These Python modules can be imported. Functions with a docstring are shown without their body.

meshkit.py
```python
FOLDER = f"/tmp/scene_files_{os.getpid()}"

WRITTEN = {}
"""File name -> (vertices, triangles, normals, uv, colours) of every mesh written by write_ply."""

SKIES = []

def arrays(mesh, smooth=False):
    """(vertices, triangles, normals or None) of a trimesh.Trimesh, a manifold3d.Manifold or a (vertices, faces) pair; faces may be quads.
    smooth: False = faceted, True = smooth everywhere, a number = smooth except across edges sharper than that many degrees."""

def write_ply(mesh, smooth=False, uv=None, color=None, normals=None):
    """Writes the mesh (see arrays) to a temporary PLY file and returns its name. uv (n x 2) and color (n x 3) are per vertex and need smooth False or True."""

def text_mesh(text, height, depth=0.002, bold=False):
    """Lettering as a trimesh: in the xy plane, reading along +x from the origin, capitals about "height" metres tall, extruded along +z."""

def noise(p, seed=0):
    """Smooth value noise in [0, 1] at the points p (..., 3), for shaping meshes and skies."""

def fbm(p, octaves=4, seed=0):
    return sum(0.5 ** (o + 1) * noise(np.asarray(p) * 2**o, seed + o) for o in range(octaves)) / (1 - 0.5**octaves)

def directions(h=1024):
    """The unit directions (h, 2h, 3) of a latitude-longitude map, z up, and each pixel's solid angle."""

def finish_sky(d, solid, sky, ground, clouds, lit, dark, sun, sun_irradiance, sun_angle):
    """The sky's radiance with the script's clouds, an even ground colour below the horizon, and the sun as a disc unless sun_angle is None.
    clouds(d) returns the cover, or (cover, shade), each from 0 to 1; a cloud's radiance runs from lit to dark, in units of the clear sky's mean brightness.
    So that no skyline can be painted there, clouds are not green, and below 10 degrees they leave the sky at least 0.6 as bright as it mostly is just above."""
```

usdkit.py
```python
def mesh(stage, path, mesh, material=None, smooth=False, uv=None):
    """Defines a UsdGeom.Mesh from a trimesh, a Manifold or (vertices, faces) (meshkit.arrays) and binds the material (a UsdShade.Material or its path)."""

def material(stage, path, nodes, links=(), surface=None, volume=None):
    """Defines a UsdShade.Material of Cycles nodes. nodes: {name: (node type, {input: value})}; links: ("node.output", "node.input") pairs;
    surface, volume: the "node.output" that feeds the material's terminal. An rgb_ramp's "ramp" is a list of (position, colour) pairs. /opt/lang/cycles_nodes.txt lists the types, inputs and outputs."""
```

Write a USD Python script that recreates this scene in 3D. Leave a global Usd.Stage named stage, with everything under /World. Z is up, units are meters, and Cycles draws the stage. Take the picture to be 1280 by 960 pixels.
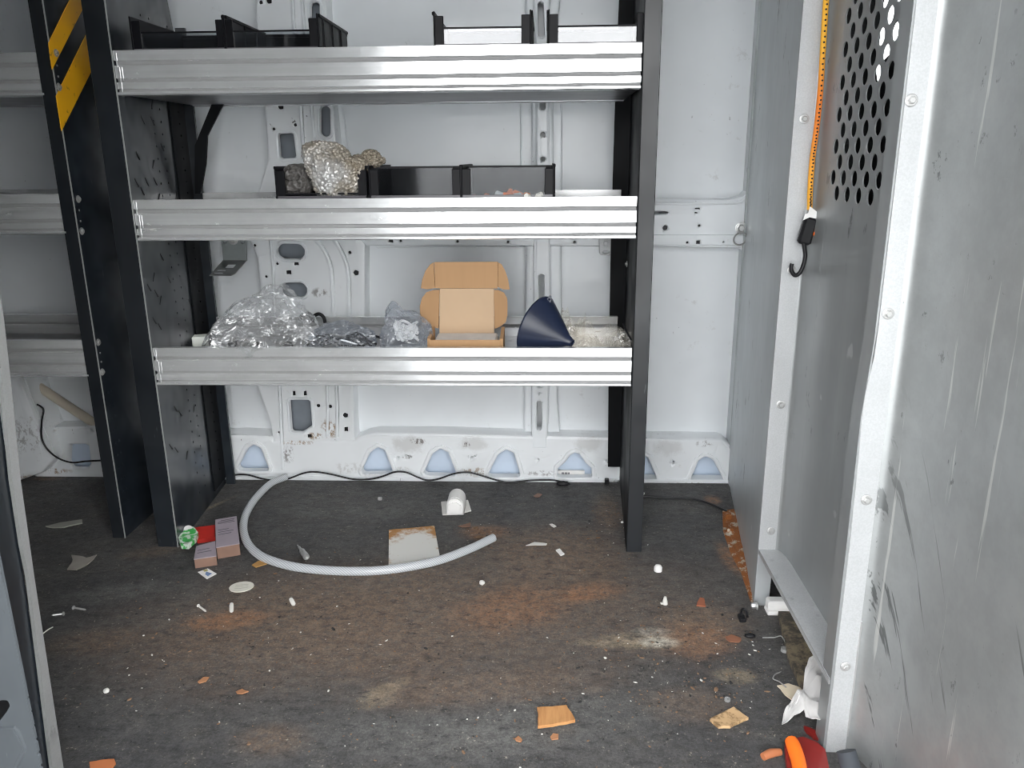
import math, random
import numpy as np, trimesh, manifold3d as m3
import usdkit, meshkit
from shapely.geometry import Polygon, LineString, Point, box as sbox
from shapely import affinity
from shapely.ops import unary_union
from pxr import Usd, UsdGeom, UsdLux, UsdShade, Gf, Sdf, Vt

random.seed(7)
RNG = np.random.default_rng(7)
stage = Usd.Stage.CreateInMemory()
UsdGeom.SetStageUpAxis(stage, 'Z')
UsdGeom.SetStageMetersPerUnit(stage, 1.0)
UsdGeom.Xform.Define(stage, '/World')

# ---------------------------------------------------------------- camera
# x runs along the van towards the cab, y across it from the side door, z up from the load floor
CAM_R, CAM_U, CAM_W = [[0.999154, 0.040197, -0.008735], [-0.002526, 0.271904, 0.962321], [-0.041058, 0.961485, -0.271775]]
cam = UsdGeom.Camera.Define(stage, '/World/camera')
cam.CreateFocalLengthAttr(28.1250)
cam.CreateHorizontalApertureAttr(36.0)
cam.CreateVerticalApertureAttr(27.0)
cam.CreateClippingRangeAttr(Gf.Vec2f(0.02, 200.0))
cam.AddTransformOp().Set(Gf.Matrix4d(*CAM_R, 0, *CAM_U, 0, *[-c for c in CAM_W], 0, 0, 0, 0.85, 1))
EXPOSURE = 2.9
cam.CreateExposureAttr(EXPOSURE)

# ---------------------------------------------------------------- material helper
class Mat:
    """Collects Cycles nodes; string values with a dot are links."""
    def __init__(self, name):
        self.name, self.n, self.l, self.k = name, {'geo': ('geometry', {})}, [], 0

    def add(self, kind, **inp):
        self.k += 1
        h = 'n%d' % self.k
        vals = {}
        for k, v in inp.items():
            if isinstance(v, str) and '.' in v:
                self.l.append((v, h + '.' + k))
            else:
                vals[k] = v
        self.n[h] = (kind, vals)
        return h

    def noise(self, scale, detail=3.0, rough=0.55, stretch=None, dist=0.0, loc=None):
        v = 'geo.position'
        if stretch or loc:
            v = self.add('mapping', vector=v, scale=stretch or (1, 1, 1), location=loc or (0, 0, 0)) + '.vector'
        return self.add('noise_texture', vector=v, scale=scale, detail=detail, roughness=rough, distortion=dist) + '.fac'

    def voronoi(self, scale, stretch=None, feature='f1', out='distance'):
        v = 'geo.position'
        if stretch:
            v = self.add('mapping', vector=v, scale=stretch) + '.vector'
        return self.add('voronoi_texture', vector=v, scale=scale, feature=feature) + '.' + out

    def ramp(self, fac, lo, hi, a=0.0, b=1.0):
        return self.add('map_range', range_type='smoothstep', value=fac, from_min=lo, from_max=hi, to_min=a, to_max=b, clamp=True) + '.result'

    def mix(self, fac, a, b):
        return self.add('mix', mix_type='mix', fac=fac, color1=a, color2=b) + '.color'

    def math(self, op, a, b=0.0):
        return self.add('math', math_type=op, value1=a, value2=b) + '.value'

    def blot(self, centre, radii, rot, wobble, soft=0.45):
        """A stain with a ragged edge: 1 inside, 0 outside."""
        d = self.add('vector_math', math_type='subtract', vector1='geo.position', vector2=(*centre, 0)) + '.vector'
        d = self.add('vector_rotate', rotate_type='z_axis', vector=d, angle=-math.radians(rot)) + '.vector'
        d = self.add('vector_math', math_type='multiply', vector1=d, vector2=(1 / radii[0], 1 / radii[1], 0.0)) + '.vector'
        r = self.add('vector_math', math_type='length', vector1=d) + '.value'
        r = self.math('add', r, self.math('multiply', self.math('subtract', wobble, 0.5), 1.6))
        return self.add('map_range', range_type='smoothstep', value=r, from_min=1.0 - soft, from_max=1.0, to_min=1.0, to_max=0.0, clamp=True) + '.result'

    def blot3(self, centre, radii, wobble, soft=.6):
        d = self.add('vector_math', math_type='subtract', vector1='geo.position', vector2=centre) + '.vector'
        d = self.add('vector_math', math_type='multiply', vector1=d, vector2=tuple(1 / q for q in radii)) + '.vector'
        r = self.add('vector_math', math_type='length', vector1=d) + '.value'
        r = self.math('add', r, self.math('multiply', self.math('subtract', wobble, 0.5), 1.5))
        return self.ramp(r, 1.0 - soft, 1.0, 1.0, 0.0)

    def pbr(self, base, rough=0.5, metal=0.0, bump=None, **more):
        inp = dict(base_color=base, roughness=rough, metallic=metal, **more)
        if bump:
            height, strength, dist = bump
            inp['normal'] = self.add('bump', height=height, strength=strength, distance=dist) + '.normal'
        h = self.add('principled_bsdf', **inp)
        return self.done(h + '.BSDF')

    def done(self, surface):
        return usdkit.material(stage, '/World/Looks/' + self.name, self.n, self.l, surface=surface)

def plain(name, base, rough=0.5, metal=0.0, var=0.12, scale=40, **more):
    m = Mat(name)
    f = m.noise(scale, 4)
    dark = tuple(c * (1 - var) for c in base)
    lite = tuple(min(1, c * (1 + var)) for c in base)
    return m.pbr(m.mix(f, dark, lite), rough, metal, **more)

# ---------------------------------------------------------------- sky
SKY = 1.0
def make_sky():
    nodes = {'g': ('texture_coordinate', {}),
             'sep': ('separate_xyz', {}),
             'sky': ('rgb_ramp', {'ramp': [(0.0, (1.0, 1.0, 1.0)), (0.5, (0.98, 1.0, 1.03)), (1.0, (0.82, 0.92, 1.08))]}),
             'no': ('noise_texture', {'scale': 2.2, 'detail': 5.0}),
             'mr': ('map_range', {'range_type': 'smoothstep', 'from_min': 0.42, 'from_max': 0.62, 'to_min': 0.0, 'to_max': 1.0, 'clamp': True}),
             'mx': ('mix', {'mix_type': 'mix', 'color2': (1.1, 1.1, 1.1)}),
             'bg': ('background_shader', {'strength': SKY})}
    links = [('g.generated', 'sep.vector'), ('sep.z', 'sky.fac'), ('g.generated', 'no.vector'), ('no.fac', 'mr.value'), ('mr.result', 'mx.fac'),
             ('sky.color', 'mx.color1'), ('mx.color', 'bg.color')]
    return usdkit.material(stage, '/World/Looks/overcast_sky', nodes, links, surface='bg.background')
dome = UsdLux.DomeLight.Define(stage, '/World/sky_light')
dome.CreateIntensityAttr(1.0)
UsdShade.MaterialBindingAPI.Apply(dome.GetPrim()).Bind(make_sky())

# ---------------------------------------------------------------- object helpers
USED = {}
def numbered(parent, name):
    k = (parent, name)
    USED[k] = USED.get(k, -1) + 1
    return name if USED[k] == 0 else '%s_%03d' % (name, USED[k])

LOC = {}
def thing(name, label=None, cat=None, loc=(0, 0, 0), group=None, kind=None):
    path = '/World/' + numbered('/World', name)
    x = UsdGeom.Xform.Define(stage, path)
    x.AddTranslateOp().Set(Gf.Vec3d(*map(float, loc)))
    LOC[path] = np.array(loc, float)
    return tag(x.GetPrim(), label, cat, group, kind)

def tag(p, label=None, cat=None, group=None, kind=None):
    for k, v in (('label', label), ('category', cat), ('group', group), ('kind', kind)):
        if v:
            p.SetCustomDataByKey(k, v)
    return p

def part(name, mesh, material, parent, label=None, kind=None, smooth=False):
    """A mesh given in world coordinates, placed under its thing (or part)."""
    pp = str(parent.GetPath())
    path = pp + '/' + numbered(pp, name)
    off = LOC.get('/'.join(pp.split('/')[:3]), np.zeros(3))
    v, f = to_vf(mesh)
    m = usdkit.mesh(stage, path, trimesh.Trimesh(v - off, f, process=False), material, smooth=smooth)
    return tag(m.GetPrim(), label, None, None, kind)

def solo(name, mesh, material, label, cat, group=None, kind=None, smooth=False):
    """A thing that is one mesh."""
    v, f = to_vf(mesh)
    lo, hi = v.min(0), v.max(0)
    base = np.array([(lo[0] + hi[0]) / 2, (lo[1] + hi[1]) / 2, lo[2]])
    path = '/World/' + numbered('/World', name)
    m = usdkit.mesh(stage, path, trimesh.Trimesh(v - base, f, process=False), material, smooth=smooth)
    m.AddTranslateOp().Set(Gf.Vec3d(*map(float, base)))
    LOC[path] = base
    return tag(m.GetPrim(), label, cat, group, kind)

def struct(name, mesh, material, smooth=False):
    return solo(name, mesh, material, None, None, kind='structure', smooth=smooth)

def to_vf(mesh):
    if hasattr(mesh, 'to_mesh'):
        mm = mesh.to_mesh()
        return np.array(mm.vert_properties[:, :3], float), np.array(mm.tri_verts)
    if isinstance(mesh, (tuple, list)):
        return np.asarray(mesh[0], float), np.asarray(mesh[1], int)
    return np.array(mesh.vertices, float), np.array(mesh.faces)

# ---------------------------------------------------------------- mesh helpers
def cat(*ms):
    out = []
    for m in ms:
        v, f = to_vf(m)
        out.append(trimesh.Trimesh(v, f, process=False))
    return trimesh.util.concatenate(out)

def bx(x0, x1, y0, y1, z0, z1, b=0.0):
    lo, hi = np.array([x0, y0, z0], float), np.array([x1, y1, z1], float)
    if b <= 0:
        m = trimesh.creation.box(bounds=[lo, hi])
        return m
    b = min(b, 0.45 * (hi - lo).min())
    pts = []
    for s in np.ndindex(2, 2, 2):
        c = np.where(np.array(s) == 0, lo, hi)
        d = np.where(np.array(s) == 0, 1.0, -1.0) * b
        for k in range(3):
            e = d.copy(); e[k] = 0
            pts.append(c + e)
    return trimesh.convex.convex_hull(np.array(pts))

def rot(m, axis, deg, at):
    v, f = to_vf(m)
    T = trimesh.transformations.rotation_matrix(math.radians(deg), axis, at)
    return trimesh.Trimesh(trimesh.transform_points(v, T), f, process=False)

def move(m, d):
    v, f = to_vf(m)
    return trimesh.Trimesh(v + np.array(d, float), f, process=False)

def polys(p):
    p = p if isinstance(p, (list, tuple)) and hasattr(p[0], 'geom_type') else [p]
    out = []
    for q in p:
        out += [g for g in getattr(q, 'geoms', [q]) if g.geom_type == 'Polygon' and g.area > 1e-9]
    return out

def P(pts):
    q = Polygon(pts)
    return q if q.is_valid else q.buffer(0)

def ex(poly, a, b, axis='y'):
    """Extrudes a polygon between a and b: given in (x,z) along y, in (y,z) along x, or in (x,y) along z."""
    out = []
    a, b = min(a, b), max(a, b)
    for g in polys(poly):
        m = trimesh.creation.extrude_polygon(g, b - a, engine='earcut')
        v = np.array(m.vertices); f = np.array(m.faces)
        if axis == 'y':
            v = np.c_[v[:, 0], a + v[:, 2], v[:, 1]]; f = f[:, ::-1]
        elif axis == 'x':
            v = np.c_[a + v[:, 2], v[:, 0], v[:, 1]]
        else:
            v = np.c_[v[:, 0], v[:, 1], a + v[:, 2]]
        out.append(trimesh.Trimesh(v, f, process=False))
    return cat(*out)

def pressed(poly, yf, yb, c=0.004, dc=None, hole_lip=0.005):
    """Stamped sheet seen from -y: a flat front at yf whose edges and holes roll back over c, and a skirt down to yb."""
    dc = c if dc is None else dc
    V, Fc, n = [], [], 0
    def put(v, f):
        nonlocal n
        V.append(v); Fc.append(np.asarray(f) + n); n += len(v)
    for g in polys(poly):
        inner = g.buffer(-c, quad_segs=4)
        mid = g.buffer(-c * 0.3, quad_segs=4)
        for q in polys(inner):
            v, f = trimesh.creation.triangulate_polygon(q, engine='earcut')
            put(np.c_[v[:, 0], np.full(len(v), yf), v[:, 1]], f)
        for outer, inn, yo, yi in ((g, mid, yf + dc, yf + dc * 0.3), (mid, inner, yf + dc * 0.3, yf)):
            ring = outer.difference(inn)
            for q in polys(ring):
                v, f = trimesh.creation.triangulate_polygon(q, engine='earcut')
                d = np.array([inn.boundary.distance(Point(p)) for p in v])
                put(np.c_[v[:, 0], np.where(d < 1e-7, yi, yo), v[:, 1]], f)
        for k, ring in enumerate([g.exterior, *g.interiors]):
            p = np.array(ring.coords)
            y1 = yb if k == 0 else yf + dc + hole_lip
            m = len(p)
            v = np.vstack([np.c_[p[:, 0], np.full(m, yf + dc), p[:, 1]], np.c_[p[:, 0], np.full(m, y1), p[:, 1]]])
            i = np.arange(m - 1)
            put(v, np.vstack([np.c_[i, i + 1, i + m + 1], np.c_[i, i + m + 1, i + m]]))
    m = trimesh.Trimesh(np.vstack(V), np.vstack(Fc), process=False)
    m.merge_vertices()
    try:
        trimesh.repair.fix_winding(m)
    except Exception:
        pass
    return m

def spline(pts, n=8):
    p = np.asarray(pts, float)
    if len(p) < 3:
        return p
    q = np.vstack([2 * p[0] - p[1], p, 2 * p[-1] - p[-2]])
    out = []
    for i in range(1, len(q) - 2):
        for t in np.linspace(0, 1, n, endpoint=False):
            a, b, c, d = q[i - 1], q[i], q[i + 1], q[i + 2]
            out.append(0.5 * (2 * b + (c - a) * t + (2 * a - 5 * b + 4 * c - d) * t * t + (3 * b - a - 3 * c + d) * t ** 3))
    out.append(p[-1])
    return np.array(out)

def tube(pts, r, sides=8, n=6, caps=True, smooth_path=True):
    p = spline(pts, n) if smooth_path else np.asarray(pts, float)
    r = np.broadcast_to(r, (len(p),)) if np.ndim(r) == 0 or len(np.atleast_1d(r)) == len(p) else np.interp(np.linspace(0, 1, len(p)), np.linspace(0, 1, len(r)), r)
    t = np.gradient(p, axis=0)
    t /= np.linalg.norm(t, axis=1, keepdims=True) + 1e-12
    a = np.zeros_like(p)
    ref = np.array([0, 0, 1.0]) if abs(t[0, 2]) < 0.9 else np.array([1.0, 0, 0])
    for i in range(len(p)):
        ref = ref - t[i] * (ref @ t[i])
        ref /= np.linalg.norm(ref) + 1e-12
        a[i] = ref
    b = np.cross(t, a)
    ang = np.arange(sides) * 2 * np.pi / sides
    v = (p[:, None] + r[:, None, None] * (np.cos(ang)[None, :, None] * a[:, None] + np.sin(ang)[None, :, None] * b[:, None])).reshape(-1, 3)
    i, j = np.meshgrid(np.arange(len(p) - 1), np.arange(sides), indexing='ij')
    q = np.stack([i * sides + j, i * sides + (j + 1) % sides, (i + 1) * sides + (j + 1) % sides, (i + 1) * sides + j], -1).reshape(-1, 4)
    f = np.vstack([q[:, [0, 1, 2]], q[:, [0, 2, 3]]])
    if caps:
        m = len(v)
        v = np.vstack([v, p[0], p[-1]])
        j = np.arange(sides)
        f = np.vstack([f, np.c_[np.full(sides, m), (j + 1) % sides, j], np.c_[np.full(sides, m + 1), m - sides + j, m - sides + (j + 1) % sides]])
    return trimesh.Trimesh(v, f, process=False)

def lathe(profile, origin, axis, sides=24, scale=(1, 1)):
    """Revolves (r, h) points round an axis through origin."""
    ax = np.asarray(axis, float); ax /= np.linalg.norm(ax)
    a = np.cross(ax, [0, 0, 1.0] if abs(ax[2]) < 0.9 else [1.0, 0, 0]); a /= np.linalg.norm(a)
    b = np.cross(ax, a)
    pr = np.asarray(profile, float)
    ang = np.arange(sides) * 2 * np.pi / sides
    v = (np.asarray(origin)[None, None] + pr[:, 1][:, None, None] * ax + pr[:, 0][:, None, None] * (np.cos(ang)[None, :, None] * a * scale[0] + np.sin(ang)[None, :, None] * b * scale[1])).reshape(-1, 3)
    n = len(pr)
    i, j = np.meshgrid(np.arange(n - 1), np.arange(sides), indexing='ij')
    q = np.stack([i * sides + j, i * sides + (j + 1) % sides, (i + 1) * sides + (j + 1) % sides, (i + 1) * sides + j], -1).reshape(-1, 4)
    return trimesh.Trimesh(v, np.vstack([q[:, [0, 1, 2]], q[:, [0, 2, 3]]]), process=False)

def slot(a, b, w):
    return LineString([a, b]).buffer(w / 2, quad_segs=6)

def dot(c, r):
    return Point(c).buffer(r, quad_segs=6)

def rnd(p, r):
    return p.buffer(-r, quad_segs=4).buffer(2 * r, quad_segs=4).buffer(-r, quad_segs=4)

def lump(centre, radii, amp, freq, seed, sub=4, ridge=False, floor_z=None):
    m = trimesh.creation.icosphere(sub, 1.0)
    v = np.array(m.vertices)
    q = v * freq + seed * 13.7
    nz = meshkit.fbm(q, 4, seed)
    if ridge:
        nz = 1 - np.abs(2 * nz - 1) * 2
        nz = nz * 0.6 + 0.4 * (1 - 2 * np.abs(2 * meshkit.noise(q * 2.3, seed + 5) - 1))
    else:
        nz = 2 * nz - 1
    v = v * (1 + amp * nz)[:, None] * np.array(radii) + np.array(centre)
    if floor_z is not None:
        v[:, 2] = np.maximum(v[:, 2], floor_z + 0.001 * (v[:, 2] < floor_z))
    return trimesh.Trimesh(v, m.faces, process=False)

def slab(poly, z0, t, seed=0, curl=0.0, n=None, jitter=0.0):
    """A thin flat chip of card, paper or wood lying on the floor, its outline given in (x,y)."""
    g = P(poly) if isinstance(poly, list) else poly
    if jitter:
        p = np.array(g.exterior.segmentize(0.012).coords)[:-1]
        rr = np.random.default_rng(seed)
        p = p + rr.normal(0, jitter, p.shape)
        g = P(p)
    g = polys(g)[0]
    if n:
        g = g.segmentize(n)
    m = ex(g, z0, z0 + t, 'z')
    if curl:
        m = m.subdivide_to_size(0.02, max_iter=6)
        v = np.array(m.vertices)
        c = v[:, :2].mean(0)
        v[:, 2] += curl * meshkit.fbm(np.c_[(v[:, :2] - c) * 22, np.full(len(v), seed * 3.1)], 3, seed)
        m = trimesh.Trimesh(v, m.faces, process=False)
    return m

def hexbolt(at, axis, r=0.006, h=0.005, washer=True):
    at, axis = np.asarray(at, float), np.asarray(axis, float) / np.linalg.norm(axis)
    ms = []
    if washer:
        ms.append(lathe([(0, 0), (r * 1.75, 0), (r * 1.75, 0.0010), (r * 1.5, 0.0016), (0, 0.0016)], at, axis, 16))
    ms.append(lathe([(r * 1.3, 0.0016), (r * 1.3, h * .25), (r * 1.12, h * .3), (r * 1.05, h * 0.85), (r * 0.8, h), (0, h)], at, axis, 6))
    return cat(*ms)

# ---------------------------------------------------------------- materials
def white_paint(name, base=(0.74, 0.77, 0.79), specks=0.5, stains_and_shade=()):
    m = Mat(name)
    soft = m.noise(5, 3)
    col = m.mix(m.ramp(soft, .35, .7), tuple(c * .95 for c in base), base)
    dirt = m.math('multiply', m.ramp(m.noise(26, 5, .7, (1, 1, 1)), .60, .72), m.ramp(m.noise(4.5, 2, loc=(3, 1, 7)), .5, .64))
    col = m.mix(m.math('multiply', dirt, .55 * specks), col, (.30, .27, .235))
    chip = m.math('multiply', m.ramp(m.noise(90, 3, .6, (1, 1, .55)), .69, .72), m.ramp(m.noise(7, 2, loc=(9, 2, 4)), .53, .62))
    col = m.mix(m.math('multiply', chip, specks), col, (.06, .05, .045))
    if stains_and_shade:
        w = m.noise(38, 5, .75)
        frag = m.ramp(m.noise(95, 4, .7, (1, 1, .7)), .47, .56)
        for c, ctr, rad, k, broken in stains_and_shade:
            f = m.math('multiply', m.blot3((ctr[0], 2.03, ctr[1]), (rad[0], .2, rad[1]), w), k)
            col = m.mix(m.math('multiply', f, frag) if broken else f, col, c)
    return m.pbr(col, m.ramp(soft, .3, .7, .32, .42), 0.0, bump=(m.noise(12, 2), .06, .02), coat_weight=.15)
WHITE = white_paint('white_body_paint')
RUSTB, SMUDGE_SHADE, DARKB = (.26, .17, .09), (.40, .39, .37), (.10, .08, .07)
WHITE_WORN = white_paint('worn_white_body_paint', (0.75, .775, .79), 1.5, [
    (RUSTB, (-0.584, 0.147), (.028, .030), .9, 1), (RUSTB, (-0.628, 0.126), (.030, .012), .9, 1), (RUSTB, (-0.673, 0.107), (.05, .008), .8, 1), (DARKB, (-0.703, 0.074), (.02, .03), .7, 1),
    (SMUDGE_SHADE, (-0.370, 0.104), (.055, .030), .45, 0), (SMUDGE_SHADE, (-0.192, 0.107), (.050, .025), .40, 0), (DARKB, (-0.344, 0.113), (.025, .012), .9, 1), (DARKB, (-0.376, 0.069), (.02, .008), .9, 1),  # soft grey patches paint the shade of dimples between sill openings
    (DARKB, (-0.212, 0.105), (.012, .010), .9, 1), (RUSTB, (-0.198, 0.026), (.045, .016), .7, 1), (SMUDGE_SHADE, (-0.539, 0.035), (.05, .02), .4, 1), (SMUDGE_SHADE, (-0.385, 0.030), (.03, .012), .5, 1),
    (SMUDGE_SHADE, (0.116, 0.107), (.05, .03), .4, 0), (DARKB, (-0.002, 0.023), (.06, .010), .6, 1), (SMUDGE_SHADE, (0.330, 0.099), (.05, .03), .35, 0), (RUSTB, (0.388, -0.002), (.10, .006), .7, 1), (DARKB, (0.425, 0.111), (.03, .01), .6, 1),
    (RUSTB, (-1.386, 0.017), (.07, .010), .9, 1), (DARKB, (-1.400, 0.140), (.05, .06), .5, 1), (DARKB, (-0.585, 0.520), (.025, .015), .7, 1)])
WHITE_CLEAN = white_paint('clean_white_paint', (0.74, 0.77, 0.80), 0.15)
HOLLOW = plain('body_cavity_paint', (.62, .66, .72), .5)
RUSTY_PAINT = (lambda m: m.pbr(m.mix(m.ramp(m.noise(34, 5, .7), .52, .60), m.mix(m.noise(120, 4, .7), (.36, .12, .022), (.17, .055, .015)), (.46, .40, .32)), .8, 0.0, bump=(m.noise(150, 4), .5, .004)))(Mat('rusted_steel'))

def black_paint(name, base, rough, scr=.5, spec=.5):
    m = Mat(name)
    s = m.ramp(m.noise(45, 3, .6, (1, 1, .18)), .70, .74)
    dust = m.ramp(m.noise(5, 3, .5), .40, .75)
    col = m.mix(m.math('multiply', dust, .5), base, tuple(c * 1.9 for c in base))
    col = m.mix(m.math('multiply', s, .25 * scr), col, (.25, .26, .27))
    return m.pbr(col, m.ramp(m.noise(7, 2), .3, .7, rough * .85, rough * 1.2), 0.0, bump=(m.noise(4, 1), .12, .03), specular_ior_level=spec)
BLACK = black_paint('black_powder_coat', (.0065, .0088, .0118), .26, .5, .95)
BLACK_DULL = black_paint('dull_black_steel', (.0035, .004, .005), .5, .3, .12)
BLACK_FACE = black_paint('scuffed_black_flange', (.0055, .0068, .0085), .36, .8)
BLACK_PLASTIC = plain('black_bin_plastic', (.0035, .0035, .0048), .42, var=.3, specular_ior_level=.16)
BLACK_RUBBER = plain('black_rubber', (.006, .006, .007), .42, specular_ior_level=.3)
TREAD = plain('black_dent_mark', (.004, .004, .005), .5)

def aluminium(name, base, rough, dirt=.5, metal=1.0):
    m = Mat(name)
    brush = m.noise(120, 3, .6, (.012, 1, 1))
    big = m.noise(9, 4, .6, (.5, 1, 1))
    col = m.mix(m.ramp(brush, .3, .7), tuple(c * .93 for c in base), base)
    sm = m.math('multiply', m.ramp(m.noise(40, 5, .7, (.7, 1, 1)), .60, .70), m.ramp(big, .48, .62))
    col = m.mix(m.math('multiply', sm, dirt), col, (.20, .20, .20))
    r = m.math('add', m.ramp(big, .3, .7, rough * .85, rough * 1.2), m.math('multiply', sm, .2))
    return m.pbr(col, r, metal, bump=(m.noise(5, 1, .5, (.5, 1, 1)), .02, .02))
ALU = aluminium('brushed_aluminium_lip', (.78, .79, .79), .19, .5, .74)
GROOVE_SHADE = plain('lip_groove_shade', (.235, .235, .235), .6)  # grey stands in for shade inside the lip grooves
TRAY = aluminium('dull_grey_shelf_tray', (.34, .34, .35), .38)

def galv(name, base, rough, metal=.8, speck=.0, scuff=1.0):
    m = Mat(name)
    big = m.noise(6, 4, .6)
    streak = m.noise(9, 4, .65, (1, 1, .12))
    col = m.mix(m.ramp(big, .3, .7), tuple(c * .90 for c in base), base)
    col = m.mix(m.math('multiply', m.ramp(streak, .52, .72), .25), col, tuple(min(1, c * 1.35) for c in base))
    d = m.math('multiply', m.ramp(m.noise(24, 5, .72, (1, 1, .45)), .60, .67), m.ramp(m.noise(5, 2, loc=(4, 4, 1)), .44, .60))
    col = m.mix(m.math('multiply', d, .75 * scuff), col, (.055, .06, .062))
    l = m.ramp(m.noise(130, 2, .5, (1, .12, .12)), .72, .76)
    col = m.mix(m.math('multiply', l, .35 * scuff), col, (.75, .76, .76))
    if speck:
        col = m.mix(m.math('multiply', m.ramp(m.noise(420, 2), .35, .65), speck), col, tuple(c * .72 for c in base))
    return m.pbr(col, m.ramp(streak, .3, .7, rough * .9, rough * 1.15), metal, bump=(m.noise(3.5, 2), .12, .05))
GALV = galv('grey_galvanised_sheet', (.325, .338, .338), .42, .72, .0, .9)
GALV_WING = galv('smudged_galvanised_wing', (.50, .525, .535), .40, .62, .0, 1.0)
GALV_STRIP = galv('speckled_galvanised_flange', (.50, .51, .515), .50, .5, .35, .35)
ZINC = plain('zinc_bolt', (.46, .46, .45), .30, .7)
STEEL_SCUFF = galv('scuffed_upright_steel', (.10, .112, .122), .5, .2, .0, 1.0)
def near_galv():
    m = Mat('scuffed_galvanised_near_panel')
    base = (.325, .338, .336)
    big = m.noise(6, 4, .6)
    streak = m.noise(9, 4, .65, (1, 1, .12))
    col = m.mix(m.ramp(big, .3, .7), tuple(c * .9 for c in base), base)
    col = m.mix(m.math('multiply', m.ramp(streak, .52, .72), .25), col, tuple(c * 1.35 for c in base))
    turned = m.add('vector_rotate', rotate_type='x_axis', vector='geo.position', angle=math.radians(33)) + '.vector'
    def strokes(scale, stretch, lo, hi, vec, loc):
        v = m.add('mapping', vector=vec, scale=stretch, location=loc) + '.vector'
        return m.ramp(m.add('noise_texture', vector=v, scale=scale, detail=4.0, roughness=.7) + '.fac', lo, hi)
    diag = strokes(34, (1, 1, .05), .600, .650, turned, (0, 3, 1))
    lowz = m.ramp(m.add('separate_xyz', vector='geo.position') + '.z', .62, .30)
    col = m.mix(m.math('multiply', m.math('multiply', diag, lowz), .75), col, (.06, .065, .065))
    pale = strokes(44, (1, 1, .04), .62, .66, 'geo.position', (0, 7, 2))
    col = m.mix(m.math('multiply', pale, .45), col, (.66, .66, .63))
    spots = m.math('multiply', m.ramp(m.noise(55, 5, .75, (1, 1, .6)), .62, .68), m.ramp(m.noise(6, 2, loc=(4, 4, 1)), .42, .58))
    col = m.mix(m.math('multiply', spots, .7), col, (.07, .075, .075))
    cloud = m.ramp(m.noise(14, 6, .75), .34, .66, .94, 1.06)
    col = m.add('vector_math', math_type='scale', vector1=col, scale=cloud) + '.vector'
    return m.pbr(col, m.ramp(streak, .3, .7, .38, .48), .72, bump=(m.noise(3.5, 2), .12, .05))
GALV_NEAR = near_galv()
PALE_EDGE = galv('pale_upright_edge', (.33, .335, .33), .5, .3, .2, .8)

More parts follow.
